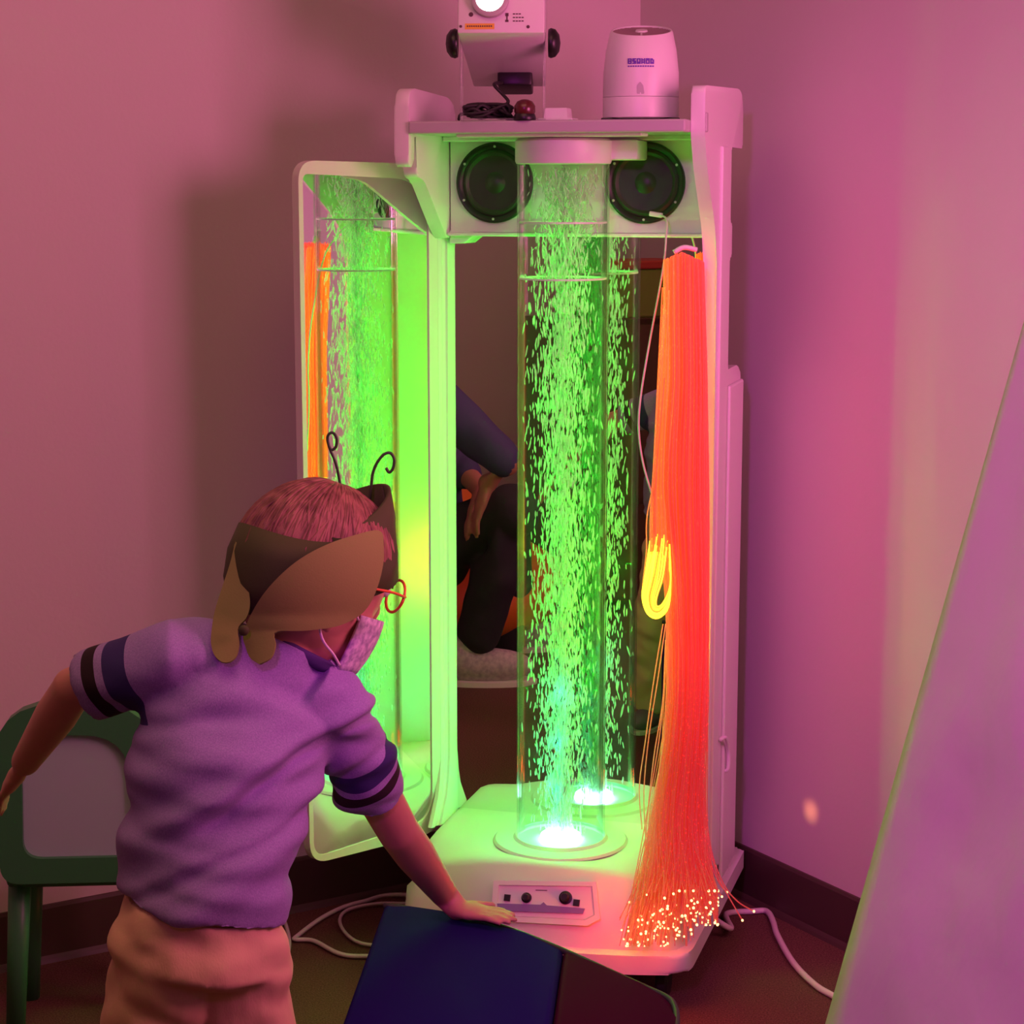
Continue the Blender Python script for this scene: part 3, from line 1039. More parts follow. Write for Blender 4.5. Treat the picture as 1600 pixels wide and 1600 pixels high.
fdir = PR @ V3((0, -1, 0))
lc = bodyv(-.017, -.06, .060)
bm = NB()
add_lathe(bm, [(.021, 0), (.029, 0), (.029, .010), (.026, .012), (.022, .012), (.021, .004)], lc, 40, fdir, cap=False)
obj('lens_ring', bm, M_GREYP, body, auto=40)
bm = NB()
add_lathe(bm, [(.0215, .003), (.016, .008), (.008, .0105), (0, .011)], lc, 40, fdir, cap=False)
obj('lens', bm, M_LENS, body, auto=60, label='glowing white lens')
def face_rect(bm, x0, z0, x1, z1, off=.0004):
    q = [bodyv(x0, -.06 - off, z0), bodyv(x1, -.06 - off, z0), bodyv(x1, -.06 - off, z1), bodyv(x0, -.06 - off, z1)]
    bm.faces.new([bm.verts.new(p) for p in q])
bm = NB()
face_rect(bm, -.055, .014, -.010, .023)
obj('yellow_label', bm, M_YELLOW, body)
bm = NB()
for k in range(12):
    face_rect(bm, -.052 + k * .0033, .0175, -.0499 + k * .0033, .0198, .0008)
rx = random.Random(2)
for j, (z, n_) in enumerate(((.0375, 3), (.0320, 4), (.0265, 4))):
    for k in range(n_):
        face_rect(bm, .018 + k * .0044, z - .0009, .0214 + k * .0044, z + .0009)
face_rect(bm, .0065, .034, .0115, .039); face_rect(bm, .0080, .028, .0102, .034); face_rect(bm, .0065, .025, .0115, .0285)
obj('print', bm, M_INK, body, label='small dark print')
for (cx, cz, r_) in ((-.046, .037, .0035), (-.0615, .0185, .0022), (.0415, .0175, .0026)):
    bm = NB()
    add_lathe(bm, [(r_, 0), (r_, .0006), (r_ * .5, .0009), (0, .0009)], bodyv(cx, -.06, cz), 14, fdir)
    obj('screw', bm, M_INK, body, auto=40)
for s in (-1, 1):
    bm = NB()
    add_lathe(bm, [(0, 0), (.021, 0), (.023, .004), (.021, .011), (.013, .017), (0, .019)], (s * .0705, 0, pivot), 28, (s, 0, 0))
    obj('tilt_knob', bm, M_BLACK, proj, auto=50)
bm = NB()
for s in (-1, 1):
    x0, x1 = sorted((s * .0625, s * .0665))
    add_box(bm, (x0, -.014, .0), (x1, .014, pivot + .016), .001)
add_box(bm, (-.0665, -.014, 0), (.0665, .014, .0035), .001)
obj('bracket', bm, M_BRACKET, proj)
bm = NB()
M4 = PT @ Matrix.Translation((.012, .155, -.006))
add_box(bm, (-.028, -.03, -.014), (.028, .03, .018), .004, M=M4)
obj('connector', bm, M_BLACK, proj, auto=40)
# black cable and its coil on the shelf
bm = NB()
c0 = Matrix.Translation(pc) @ Matrix.Rotation(radians(-3), 4, 'Z') @ (M4 @ V3((-.020, -.03, -.010)))
cab = [c0, at(772, 132, 3.19), at(785, 147, 3.18), at(794, 158, 3.17), at(790, 166, 3.17)]
g0 = at(765, 184, 3.18); g0.z = ZS
pts = [V3(p) for p in cab]
rc = random.Random(5)
for k in range(52):
    t = k * .9
    pts.append(V3((g0.x + .034 * cos(t) + rc.uniform(-.008, .008), g0.y + .016 * sin(t * 1.3), ZS + .004 + .022 * rc.random())))
pts.append(V3((at(722, 185, 3.2).x, 3.21, ZS + .012)))
pts.append(V3((at(716, 185, 3.2).x, 3.24, ZS + .005)))
add_tube(bm, catmull(pts, 5), .0028, 8)
tag(obj('black_cable', bm, M_RUBBER, None, smooth=True), 'black cable dropping from the projector and bunched under it', 'cable')
# dark red round cap
bm = NB()
rc_ = V3((at(820, 180, 3.15).x, 3.15, ZS))
add_lathe(bm, [(0, 0), (.017, 0), (.018, .003), (.0165, .008), (.0155, .010)], (0, 0, 0), 28)
rcap = thing('small_jar', 'small dark red round jar under the projector on the shelf', 'jar', rc_)
obj('jar_base', bm, M_BLACK, rcap, auto=50)
bm = NB()
add_lathe(bm, [(.0150, .010), (.0165, .013), (.0165, .022), (.012, .029), (.005, .032), (0, .0325)], (0, 0, 0), 28, cap=True)
obj('dome_lid', bm, M_REDCAP, rcap, auto=50)
# pale fitting
fcn = V3((at(872, 178, 3.17).x, 3.17, ZS))
fit = thing('tube_plug', 'small pale square plug fitting on the shelf above the bubble tube', 'plug', fcn, -YAW)
bm = NB()
add_box(bm, (-.028, -.020, 0), (.028, .020, .004), .0015)
obj('flange', bm, M_PALEF, fit)
bm = NB()
add_lathe(bm, [(.0215, .004), (.0200, .018), (.0185, .0195), (0, .0195)], n=4)
for v in bm.verts:
    v.co = Matrix.Rotation(pi / 4, 3, 'Z') @ v.co
    v.co.x *= 1.25
obj('knob', bm, M_PALEF, fit)

# ------------------------------------------------------------------ floor cords
def floor_cord(name, pts, r, label, cat='cord'):
    bm = NB()
    add_tube(bm, catmull(pts, 8), r, 10)
    return tag(obj(name, bm, M_CORD, None, smooth=True), label, cat)
zc = .006
floor_cord('power_cable', [W(.20, .20, .05), W(.262, .19, .02)] + [atz(x, y, zc) for x, y in ((1135, 1428), (1175, 1424), (1198, 1424), (1208, 1440), (1215, 1462), (1240, 1505), (1275, 1540), (1308, 1560), (1345, 1590))], .0055, 'white power cord running from the cart along the right wall to the white sheet')
floor_cord('mains_lead', [W(-.20, .12, .05)] + [atz(x, y, zc) for x, y in ((618, 1398), (570, 1408), (535, 1418), (500, 1436), (465, 1462), (462, 1468), (490, 1470), (530, 1490), (570, 1494), (640, 1490))], .004, 'white cord looping over the carpet from the cart to behind the blue foam block')
floor_cord('thin_lead', [atz(x, y, zc + .001) for x, y in ((640, 1412), (590, 1412), (545, 1421), (531, 1437), (540, 1458), (565, 1474), (610, 1478))], .0032, 'thinner white lead curling beside the looped cord')
floor_cord('side_cable', [atz(x, y, zc + .0005) for x, y in ((430, 1412), (445, 1440), (452, 1470), (448, 1495), (436, 1512), (420, 1530))], .0035, 'pale cord on the carpet just behind the tan trousers')

# ------------------------------------------------------------------ blue and plum foam block
ZM = .385
ZF = [(600, 1411), (640, 1416), (700, 1425), (760, 1437), (820, 1457), (880, 1481), (940, 1508), (1000, 1535), (1040, 1553)]
far = [atz(x, y, ZM) for x, y in ZF]
corner = [atz(x, y, ZM) for x, y in ((1053, 1566), (1057, 1590), (1050, 1640))]
near_r = atz(1000, 1760, ZM); near_l = atz(500, 1690, ZM)
seamF = atz(880, 1481, ZM); seamN = atz(842, 1740, ZM)
block = thing('foam_block', 'low dark blue and plum foam block under the leaning child’s hand', 'foam block', (far[4].x, far[4].y - .1, 0))
bo = V3(block.location)
def block_part(name, outline, m, label=None):
    bm = NB()
    pts = [V3((p.x, p.y, 0)) - bo for p in outline]
    add_prism(bm, pts, (0, 0, ZM), .010, 3)
    return obj(name, bm, m, block, auto=40, label=label)
i5 = 5
block_part('blue_section', far[:6] + [seamN, near_l], M_NAVY, 'navy blue vinyl section')
block_part('plum_section', [far[5]] + far[6:] + corner + [near_r, seamN], M_PLUM, 'dark plum vinyl section')
bm = NB()
add_tube(bm, [p - bo + V3((0, .0, -.004)) for p in catmull(far + corner, 4)], .0042, 8)
obj('piping', bm, M_EDGE, block, smooth=True, label='dark green edge piping')

# ------------------------------------------------------------------ white play tent
def tent():
    tp = thing('play_tent', 'white fabric play tent with creased side at the right of the cart', 'tent', (0, 0, 0))
    e_top = at(1640, 370, 2.45)
    e_bot = atz(1178, 1990, 0)
    e_bot = V3((.285, 2.23, 0.0))
    ap = V3((.80, 2.45, 1.42))
    # line through the visible silhouette
    p1 = at(1412, 1172, 2.30); p2 = at(1291, 1600, 2.25)
    d = (p2 - p1).normalized()
    A0 = p1 - d * ((1.42 - p1.z) / abs(d.z))
    B0 = p2 + d * (p2.z / abs(d.z))
    corners = [B0, V3((B0.x + .25, B0.y - 1.0, 0)), V3((B0.x + 1.05, B0.y - .75, 0)), V3((B0.x + .80, B0.y + .22, 0))]
    apex = A0
    tp.location = (B0 + corners[2]) * .5
    off = V3(tp.location)
    names = ['side_panel'] * 4
    for i in range(4):
        c1, c2 = corners[i], corners[(i + 1) % 4]
        rows = []
        for r in range(25):
            t = r / 24
            row = []
            for c in range(21):
                s = c / 20
                p = apex.lerp(c1.lerp(c2, s), .04 + .96 * t)
                mid = sin(pi * s)
                nrm = (c2 - c1).cross(apex - c1).normalized()
                w = noise.noise(p * 6) * .04 + noise.noise(V3((p.x * 20, p.y * 20, p.z * 9))) * .012 + noise.noise(V3((p.x * 14, p.y * 14, p.z * 5))) * .013 - .05 * t * (1 - t) * 4 * mid * .6
                row.append(p + nrm * w * min(1, mid * 2.2) * t - off)
            rows.append(row)
        bm = NB()
        add_sheet(bm, rows, thick=.003)
        obj('side_panel', bm, M_SHEET, tp, smooth=True)
    for c in corners:
        bm = NB()
        add_tube(bm, [apex - off + V3((0, 0, -.03)), c.lerp((corners[0] + corners[2]) * .5, .03) - off], .010, 10)
        obj('pole', bm, M_POLE, tp, smooth=True)
tent()

# ------------------------------------------------------------------ green child chair at the far left
gc0 = at(118, 1200, 2.93); gc0.z = 0
chair = thing('child_chair', 'green plastic child chair with pale panel behind the child at the left', 'chair', (gc0.x, gc0.y, 0), radians(4))
bm = NB()
outl = rounded([(-.12, .26), (-.125, .545), (.125, .545), (.12, .26)], [.03, .10, .10, .03], 6)
inn = rounded([(-.085, .30), (-.08, .495), (.08, .495), (.085, .30)], [.03, .07, .07, .03], 6)
n = len(outl)
for k in range(n):
    k2 = (k + 1) % n
    add_prism(bm, [V3((outl[k][0], 0, outl[k][1])), V3((outl[k2][0], 0, outl[k2][1])), V3((inn[k2][0], 0, inn[k2][1])), V3((inn[k][0], 0, inn[k][1]))], (0, .03, 0))
bmesh.ops.remove_doubles(bm, verts=bm.verts, dist=1e-5)
obj('backrest', bm, M_GREEN, chair)
bm = NB()
add_prism(bm, [V3((x, .010, z)) for x, z in inn], (0, .012, 0))
obj('back_panel', bm, M_PALEB, chair, label='pale blue back panel')
bm = NB()
add_box(bm, (-.12, .031, .24), (.12, .20, .275), .012, 3)
obj('seat', bm, M_GREEN, chair, auto=40)
for sx, sy in ((-1, 0), (1, 0), (-1, 1), (1, 1)):
    bm = NB()
    add_tube(bm, [V3((sx * .10, .05 + sy * .12, .25)), V3((sx * .115, .04 + sy * .14, 0))], [.018, .015], 12)
    obj('leg', bm, M_GREEN, chair, smooth=True)

# ------------------------------------------------------------------ the child
kid = thing('person', 'small child in purple T-shirt and butterfly headband, leaning with one hand on the foam block', 'person', (at(320, 1500, 2.08).x, 2.08, 0))
ko = V3(kid.location)
def K(px, py, Y):
    return at(px, py, Y) - ko
Fd = V3((.75, .55, -.37)).normalized()             # where the face looks
Ud = V3((.30, .22, .93)); Ud = (Ud - Fd * Ud.dot(Fd)).normalized()
Sd = Fd.cross(Ud).normalized()                     # child's right, towards us
HCn = K(487, 893, 2.20)                            # head centre
def H(f, s, u):
    return HCn + Fd * f + Sd * s + Ud * u

sh_r = K(512, 1108, 2.17); sh_l = K(268, 1030, 2.12)
el_r = K(622, 1298, 2.30); wr_r = K(703, 1402, 2.39)
el_l = K(115, 1075, 2.16); wr_l = K(40, 1190, 2.24)
neckb = K(447, 1035, 2.17)
lat = (sh_r - sh_l).normalized()

# where the hand lies on the block
hand_c = atz(736, 1440, ZM) - ko
hand_c.z = ZM + .014
fdir_h = V3((.86, -.42, 0)).normalized()
side_h = V3((fdir_h.y, -fdir_h.x, 0))
wr_r = hand_c - fdir_h * .040 + V3((0, .0, .018))

def build_hand(bm, c, fd, sd, up, scale, curl, thumb_sign=1):
    """palm + five separate fingers; c palm centre, fd finger direction, sd across the palm"""
    s = scale
    add_ball(bm, c, (.026 * s, .022 * s, .0095 * s), (fd, sd, up), 16, 10)
    add_ball(bm, c - fd * .014 * s, (.022 * s, .018 * s, .011 * s), (fd, sd, up), 16, 10)
    for off, ln, r in ((-.0155, .034, .0052), (-.0052, .040, .0055), (.0055, .038, .0055), (.0155, .029, .0048)):
        base = c + fd * .018 * s + sd * off * s
        spread = sd * (off * .35)
        d1 = (fd + spread * 8).normalized()
        p0 = base
        p1 = p0 + (d1 - up * curl * .4) * ln * .42 * s + up * .002 * s
        p2 = p1 + (d1 - up * curl * .9).normalized() * ln * .34 * s
        p3 = p2 + (d1 - up * curl * 1.3).normalized() * ln * .30 * s
        add_limb(bm, [p0 - fd * .010 * s, p0, p1, p2, p3], [r * s, r * s, r * .98 * s, r * .9 * s, r * .78 * s], 10)
    tb = c - fd * .012 * s + sd * thumb_sign * .018 * s
    td = (fd * .7 + sd * thumb_sign * .75 - up * .12).normalized()
    add_limb(bm, [tb, tb + td * .016 * s, tb + td * .030 * s + fd * .003 * s], [.0075 * s, .0062 * s, .005 * s], 10)

bm = NB()
# head
add_ball(bm, HCn, (.092, .073, .096), (Fd, Sd, Ud), 32, 20)
add_ball(bm, H(.028, 0, -.055), (.058, .054, .055), (Fd, Sd, Ud), 24, 14)      # jaw
add_ball(bm, H(.075, 0, -.088), (.018, .020, .014), (Fd, Sd, Ud))              # chin
add_ball(bm, H(.093, 0, -.022), (.012, .0095, .014), (Fd, Sd, Ud))             # nose
add_ball(bm, H(.050, .034, -.040), (.024, .020, .022), (Fd, Sd, Ud))           # cheeks
add_ball(bm, H(.050, -.034, -.040), (.024, .020, .022), (Fd, Sd, Ud))
for s in (-1, 1):                                                              # ears
    add_ball(bm, H(-.004, s * .075, -.030), (.016, .006, .024), ((Fd - Sd * s * .4).normalized(), Sd, Ud), 16, 10)
    add_ball(bm, H(-.006, s * .074, -.052), (.009, .005, .008), (Fd, Sd, Ud))
add_limb(bm, [neckb - V3((0, 0, .03)), neckb, H(-.018, 0, -.075), H(-.01, 0, -.03)], [.034, .035, .036, .045], 20)
# torso
add_limb(bm, [K(318, 1440, 2.08), K(335, 1290, 2.10), K(375, 1150, 2.14), K(405, 1080, 2.15)], [.070, .066, .072, .045], 20)
add_limb(bm, [sh_l, K(405, 1078, 2.16), sh_r], [.034, .038, .034], 16)
# arms
add_limb(bm, [sh_r, K(560, 1185, 2.23), el_r, el_r.lerp(wr_r, .35), wr_r, hand_c - fdir_h * .020], [.034, .029, .0255, .0255, .0180, .0150], 18)
add_limb(bm, [sh_l, K(190, 1055, 2.13), el_l, el_l.lerp(wr_l, .35), wr_l], [.034, .028, .0245, .0245, .0170], 18)
build_hand(bm, hand_c, fdir_h, side_h, V3((0, 0, 1)), 1.0, .16, -1)
ld = (wr_l - el_l).normalized()
lu = V3((0, 1, 0)).cross(ld).normalized()
build_hand(bm, wr_l + ld * .045, ld, V3((0, 1, 0)), lu, 1.0, .35, 1)
# legs
hip_l, hip_r = K(262, 1478, 2.06), K(368, 1488, 2.085)
kn_l = V3((hip_l.x - .045, hip_l.y + .01, .27)); kn_r = V3((hip_r.x + .012, hip_r.y + .02, .27))
an_l = V3((kn_l.x - .02, kn_l.y - .03, .06)); an_r = V3((kn_r.x + .01, kn_r.y - .04, .06))
add_limb(bm, [hip_l, kn_l, kn_l.lerp(an_l, .35), an_l], [.052, .042, .040, .028], 18)
add_limb(bm, [hip_r, kn_r, kn_r.lerp(an_r, .35), an_r], [.052, .042, .040, .028], 18)
body = remeshed('body', bm, .0032, M_SKIN, kid, 4)

# eyes, brows and mouth, seen from the front
for s in (-1, 1):
    bm = NB()
    add_ball(bm, H(.078, s * .030, .004), (.010, .0125, .0085), (Fd, Sd, Ud), 16, 10)
    e = obj('eye', bm, M_EYE, kid, smooth=True)
    bm = NB()
    add_ball(bm, H(.0855, s * .030, .003), (.0035, .0058, .0058), (Fd, Sd, Ud), 14, 8)
    obj('iris', bm, M_IRIS, e, smooth=True)
bm = NB()
add_ball(bm, H(.089, 0, -.062), (.006, .016, .0055), (Fd, Sd, Ud), 14, 8)
obj('mouth', bm, M_LIP, kid, smooth=True)

# hair: cap + locks lying on the skull
rh = random.Random(21)
def skull(th, ph, k=1.0):
    """th from the crown, ph round it (0 = face)"""
    return H(.094 * k * sin(th) * cos(ph), .0755 * k * sin(th) * sin(ph), .0985 * k * cos(th))
bm = NB()
rows = []
for i in range(13):
    th_ = i / 12
    row = []
    for j in range(49):
        ph = 2 * pi * j / 48
        lim = 1.30 + .62 * (1 - cos(ph)) * .5
        row.append(skull(max(.02, th_ * lim), ph, 1.035))
    rows.append(row)
add_sheet(bm, rows, thick=.006)
crown_th, crown_ph = .35, pi
def lock(bm, ph, th0, th1, sway, r, lift):
    pts = []
    for k in range(8):
        t = k / 7
        th_ = th0 + (th1 - th0) * t
        pts.append(skull(th_, ph + sway * t, 1.055 + lift * sin(pi * t) * (1 - .3 * t)))
    add_tube(bm, pts, [r * (.35 + .65 * sin(pi * min(1, .15 + .8 * k / 7))) for k in range(8)], 5)
for i in range(900):
    ph = rh.uniform(0, 2 * pi)
    lim = 1.36 + .62 * (1 - cos(ph)) * .5
    t0 = rh.uniform(.02, .9)
    t1 = min(lim + rh.uniform(-.1, .10), t0 + rh.uniform(.5, 1.1))
    lock(bm, ph, t0, t1, rh.gauss(0, .14), rh.uniform(.0009, .0024), rh.uniform(-.008, .022))
obj('hair', bm, M_HAIR, kid, smooth=True)

# T-shirt
def ring(px, py, Y, rx, ry, tilt=0.):
    c = K(px, py, Y)
    return (c, lat * rx, ry)
bm = NB()
spine = [(316, 1416, 2.085, .0955, .088), (319, 1385, 2.087, .0975, .087), (327, 1320, 2.095, .0955, .080), (343, 1240, 2.11, .1015, .080),
         (363, 1160, 2.13, .110, .080), (384, 1095, 2.15, .112, .074), (402, 1055, 2.16, .092, .060), (430, 1022, 2.168, .062, .055), (440, 1003, 2.172, .050, .048)]
RR = []
for i, (px, py, Y, rx, ry) in enumerate(spine):
    c = K(px, py, Y)
    j0, j1 = max(0, i - 1), min(len(spine) - 1, i + 1)
    t = (K(*spine[j1][:3]) - K(*spine[j0][:3])).normalized()
    l2 = (lat - t * lat.dot(t)).normalized()
    if i < 3:
        l2 = V3((.965, .03, -.25)).normalized(); l2 = (l2 - t * l2.dot(t) * .3).normalized()
    RR.append((c, l2 * rx, t.cross(l2).normalized() * ry))
add_rings(bm, RR, 40)
add_ball(bm, K(470, 1052, 2.180), (.055, .050, .030), (V3((.82, .10, -.56)).normalized(), V3((0, 1, 0)), V3((.56, 0, .82)).normalized()), 24, 14)
sl_r = [K(470, 1075, 2.16), sh_r, K(556, 1178, 2.225), K(585, 1248, 2.265)]
add_tube(bm, sl_r, [.050, .049, .042, .0385], 24)
add_ball(bm, sh_r, .049, seg=20, rings=12)
sl_l = [K(330, 1050, 2.14), sh_l, K(205, 1053, 2.13), K(140, 1074, 2.14)]
add_tube(bm, sl_l, [.050, .046, .043, .041], 24)
add_ball(bm, sh_l, .042, seg=20, rings=12)
add_ball(bm, K(352, 1036, 2.145), (.085, .058, .044), (lat, V3((0, 1, 0)), V3((0, 0, 1))), 20, 12)
def folds(p, nn):
    q = p + ko
    # creases running across the back, pulling towards the right hip
    ln = q.z + .22 * (q.x + .33)
    amp = max(0., min(1., (.86 - q.z) / .15))
    dg_ = q.z - .45 * (q.x + .33)                      # creases rising to the right
    w = .0105 * noise.noise(V3((q.x * 5, q.y * 5, dg_ * 26))) * amp
    w += .0065 * noise.noise(V3((q.x * 9 + 5, q.y * 9, ln * 40))) * amp
    w += .0028 * noise.noise(q * 17)
    r1 = max(0, min(1, (q.x + .40) / .10))
    w += -.011 * math.exp(-((dg_ - .655 + .02 * noise.noise(q * 7)) / .010) ** 2) * r1
    w += .007 * math.exp(-((dg_ - .672 + .02 * noise.noise(q * 7)) / .012) ** 2) * r1
    w += -.007 * math.exp(-((q.z - .725 - .035 * sin((q.x + .45) * 11)) / .011) ** 2) * max(0, min(1, (-.22 - q.x) / .10))
    w += -.006 * math.exp(-((dg_ - .60 + .02 * noise.noise(q * 6)) / .009) ** 2)
    return w
ax_r = (sl_r[3] - sl_r[1]).normalized(); ax_l = (sl_l[3] - sl_l[1]).normalized()
Lr = (sl_r[3] - sl_r[1]).length; Ll = (sl_l[3] - sl_l[1]).length
navy, blk = (.035, .028, .13), (.018, .008, .01)
st = [(tuple(sh_r), tuple(ax_r), Lr - .088, Lr - .062, navy), (tuple(sh_r), tuple(ax_r), Lr - .053, Lr - .038, blk),
      (tuple(sh_l), tuple(ax_l), Ll - .070, Ll - .042, navy), (tuple(sh_l), tuple(ax_l), Ll - .032, Ll - .016, blk)]
shirt = remeshed('t_shirt', bm, .0036, shirt_mat(st), kid, 12, folds)
bm = NB()
tN = V3((.46, .22, .86)).normalized()
e1_ = V3((.82, .10, -.56)); e1_ = (e1_ - tN * e1_.dot(tN)).normalized(); e2_ = tN.cross(e1_)
cN = K(468, 1019, 2.185)
add_tube(bm, [cN + e1_ * .050 * cos(t) + e2_ * .047 * sin(t) for t in [2 * pi * k / 32 for k in range(33)]], .0075, 8)
obj('collar', bm, mat('collar_purple', (.07, .04, .16), .9, bump=(300, .2, .001, (1, 1, 1))), shirt, smooth=True, label='dark collar')

# trousers
bm = NB()
l3 = V3((.985, .02, -.17)).normalized()
yv = V3((0, 1, 0))
add_rings(bm, [(K(318, 1404, 2.085), l3 * .087, yv * .080), (K(318, 1450, 2.083), l3 * .0915, yv * .088), (K(317, 1490, 2.08), l3 * .092, yv * .090), (K(316, 1512, 2.08), l3 * .080, yv * .07)], 32)
add_limb(bm, [hip_l, hip_l.lerp(kn_l, .5), kn_l, kn_l.lerp(an_l, .5)], [.063, .057, .053, .049], 22)
add_limb(bm, [hip_r, hip_r.lerp(kn_r, .5), kn_r, kn_r.lerp(an_r, .5)], [.062, .058, .054, .049], 22)
add_tube(bm, [kn_l.lerp(an_l, .4), an_l + V3((0, 0, -.012))], [.049, .047], 22)
add_tube(bm, [kn_r.lerp(an_r, .4), an_r + V3((0, 0, -.012))], [.049, .047], 22)
def pfold(p, nn):
    q = p + ko
    return .0035 * noise.noise(V3((q.x * 12, q.y * 12, q.z * 26))) + .006 * noise.noise(V3((q.x * 16, q.y * 16, (q.z + .5 * q.x) * 34))) + .006 * noise.noise(V3((q.x * 14, q.y * 14, (q.z - .6 * q.x) * 22)))
pants = remeshed('trousers', bm, .0038, M_KHAKI, kid, 5, pfold)
for a_ in (an_l, an_r):
    bm = NB()
    fdv = V3((.15, .99, 0)).normalized(); sv = V3((.99, -.15, 0)).normalized()
    c = V3((a_.x, a_.y, 0))
    add_ball(bm, c + fdv * .030 + V3((0, 0, .026)), (.078, .034, .026), (fdv, sv, V3((0, 0, 1))), 20, 12)
    add_ball(bm, c - fdv * .01 + V3((0, 0, .040)), (.040, .033, .034), (fdv, sv, V3((0, 0, 1))), 20, 12)
    sh = remeshed('shoe', bm, .004, M_SHOE, kid, 3)
    bm = NB()
    add_prism(bm, [c + fdv * (.030 + .080 * cos(t)) + sv * .035 * sin(t) for t in [2 * pi * k / 24 for k in range(24)]], V3((0, 0, .010)), .002)
    obj('sole', bm, M_ELAST, sh)

# face mask with ear loops
bm = NB()
rows = []
for i in range(9):
    u = -.030 - .066 * i / 8
    row = []
    for j in range(17):
        t = -1.25 + 2.5 * j / 16
        fr = .088 - .0 * abs(t)
        bulge = .012 * cos(t) * (1 - ((i - 3) / 6) ** 2 * .6)
        row.append(H((fr + bulge) * cos(t * .95) * (1 - .12 * (i / 8) ** 2) + .006, (.066 - .008 * (i / 8)) * sin(t), u))
    rows.append(row)
add_sheet(bm, rows, thick=.003)
fm = obj('face_mask', bm, M_MASK, kid, smooth=True, label='pale patterned cloth face mask')
for s in (-1, 1):
    bm = NB()
    add_tube(bm, catmull([H(.036, s * .066, -.036), H(.012, s * .077, -.020), H(-.016, s * .082, -.018), H(-.026, s * .082, -.040), H(-.012, s * .080, -.066), H(.014, s * .072, -.080), H(.034, s * .060, -.090)], 5), .0016, 6)
    obj('ear_loop', bm, M_ELAST, fm, smooth=True)
# spectacles
bm = NB()
for s in (-1, 1):
    pts = [H(.104, s * .032, .002) + Sd * (.024 * cos(t)) + Ud * (.019 * sin(t)) - Fd * (.010 * abs(s * .032 + .024 * cos(t)) / .05) for t in [2 * pi * k / 24 for k in range(25)]]
    add_tube(bm, pts, .0018, 6)
    add_tube(bm, catmull([H(.094, s * .057, .004), H(.055, s * .0765, .004), H(.0, s * .080, -.004), H(-.012, s * .079, -.016)], 4), .0017, 6)
add_tube(bm, catmull([H(.104, -.009, .004), H(.108, 0, .007), H(.104, .009, .004)], 4), .0018, 6)
obj('spectacles', bm, M_GLASSF, kid, smooth=True, label='thin orange spectacles')

# butterfly head-dress
hd = None
bm = NB()
N = 72
UB = V3((-.16, -.10, 1)).normalized()
rows = [[], [], [], []]
for j in range(N + 1):
    ph = 2 * pi * j / N
    f = .5 + .5 * cos(ph)                 # 1 at the face
    fr = f ** 1.9
    lo = -.068 * (1 - f) ** .8 + .030 * f
    hi = .018 * (1 - f) + .118 * fr + .010
    ro = 1.07 + .015 * fr
    for i in range(4):
        u = lo + (hi - lo) * i / 3
        k = sqrt(max(.40, 1 - (min(u, .06) / .105) ** 2))
        u0 = min(u, lo + .05 * fr + (hi - lo) * .0 if fr > .25 else u)
        rows[i].append(H(.094 * ro * k * cos(ph), .0755 * ro * k * sin(ph), u0) + UB * (u - u0))
add_sheet(bm, rows, thick=.004)
hd = obj('headdress_band', bm, M_FOAMD, kid, smooth=True, label='dark olive foam butterfly headband')

def petal(name, upper, lower, yfun, m, n=26, rws=9, label=None):
    """flat foam shape between two pixel polylines, bent in depth by yfun"""
    def samp(pl, t):
        ds = [0]
        for a, b in zip(pl, pl[1:]):
            ds.append(ds[-1] + math.dist(a, b))
        d = t * ds[-1]
        for k in range(len(pl) - 1):
            if d <= ds[k + 1] + 1e-9:
                w = (d - ds[k]) / max(1e-9, ds[k + 1] - ds[k])
                return (pl[k][0] + (pl[k + 1][0] - pl[k][0]) * w, pl[k][1] + (pl[k + 1][1] - pl[k][1]) * w)
        return pl[-1]
    up = [(p.x, p.y) for p in catmull([(x, y, 0) for x, y in upper], 6)]
    lw = [(p.x, p.y) for p in catmull([(x, y, 0) for x, y in lower], 6)]
    rows = []
    for i in range(rws):
        s = i / (rws - 1)
        row = []
        for j in range(n):
            t = j / (n - 1)
            a, b = samp(up, t), samp(lw, t)
            x, y = a[0] + (b[0] - a[0]) * s, a[1] + (b[1] - a[1]) * s
            row.append(K(x, y, yfun(x, y)))
        rows.append(row)
    bm = NB()
    add_sheet(bm, rows, thick=.004)
    return obj(name, bm, m, hd, smooth=False, auto=40, label=label)

def near_y(x, y):
    """depth just outside the near side of the head along this line of sight"""
    o = CO - ko - HCn
    d = ray(x, y)
    ax = ((Fd, .118), (Sd, .094), (Ud, .118))
    A = sum((d.dot(v) / r) ** 2 for v, r in ax); B = 2 * sum(d.dot(v) * o.dot(v) / r ** 2 for v, r in ax); C = sum((o.dot(v) / r) ** 2 for v, r in ax) - 1
    D = B * B - 4 * A * C
    t0 = -B / (2 * A)
    t = t0 - (sqrt(D) / (2 * A) if D > 0 else 0)
    return (CO + d * t).y
def wing_y(x, y):
    return near_y(x, min(y, 985)) - .003 - max(0, (y - 960)) * .0003
petal('wing_petal', [(405, 1038), (392, 1028), (385, 1010), (382, 990), (398, 950), (425, 912), (465, 876), (510, 851), (555, 836), (585, 829), (595, 833)],
      [(407, 1038), (424, 1028), (431, 1008), (431, 988), (480, 985), (530, 977), (565, 957), (585, 925), (597, 880), (597, 838)], wing_y, [M_FOAM], 56, 11, label='large olive foam wing beside the face')
petal('wing_petal', [(368, 846), (360, 880), (347, 920), (336, 955), (331, 985), (330, 1006), (335, 1024), (345, 1034), (352, 1036)],
      [(374, 858), (384, 900), (391, 940), (386, 965), (372, 982), (374, 1006), (370, 1025), (361, 1034), (354, 1036)], lambda x, y: 2.150 - max(0, y - 850) * .00036, [M_FOAM], 36, 9, label='narrow olive wing seen nearly edge-on')
bm = NB()
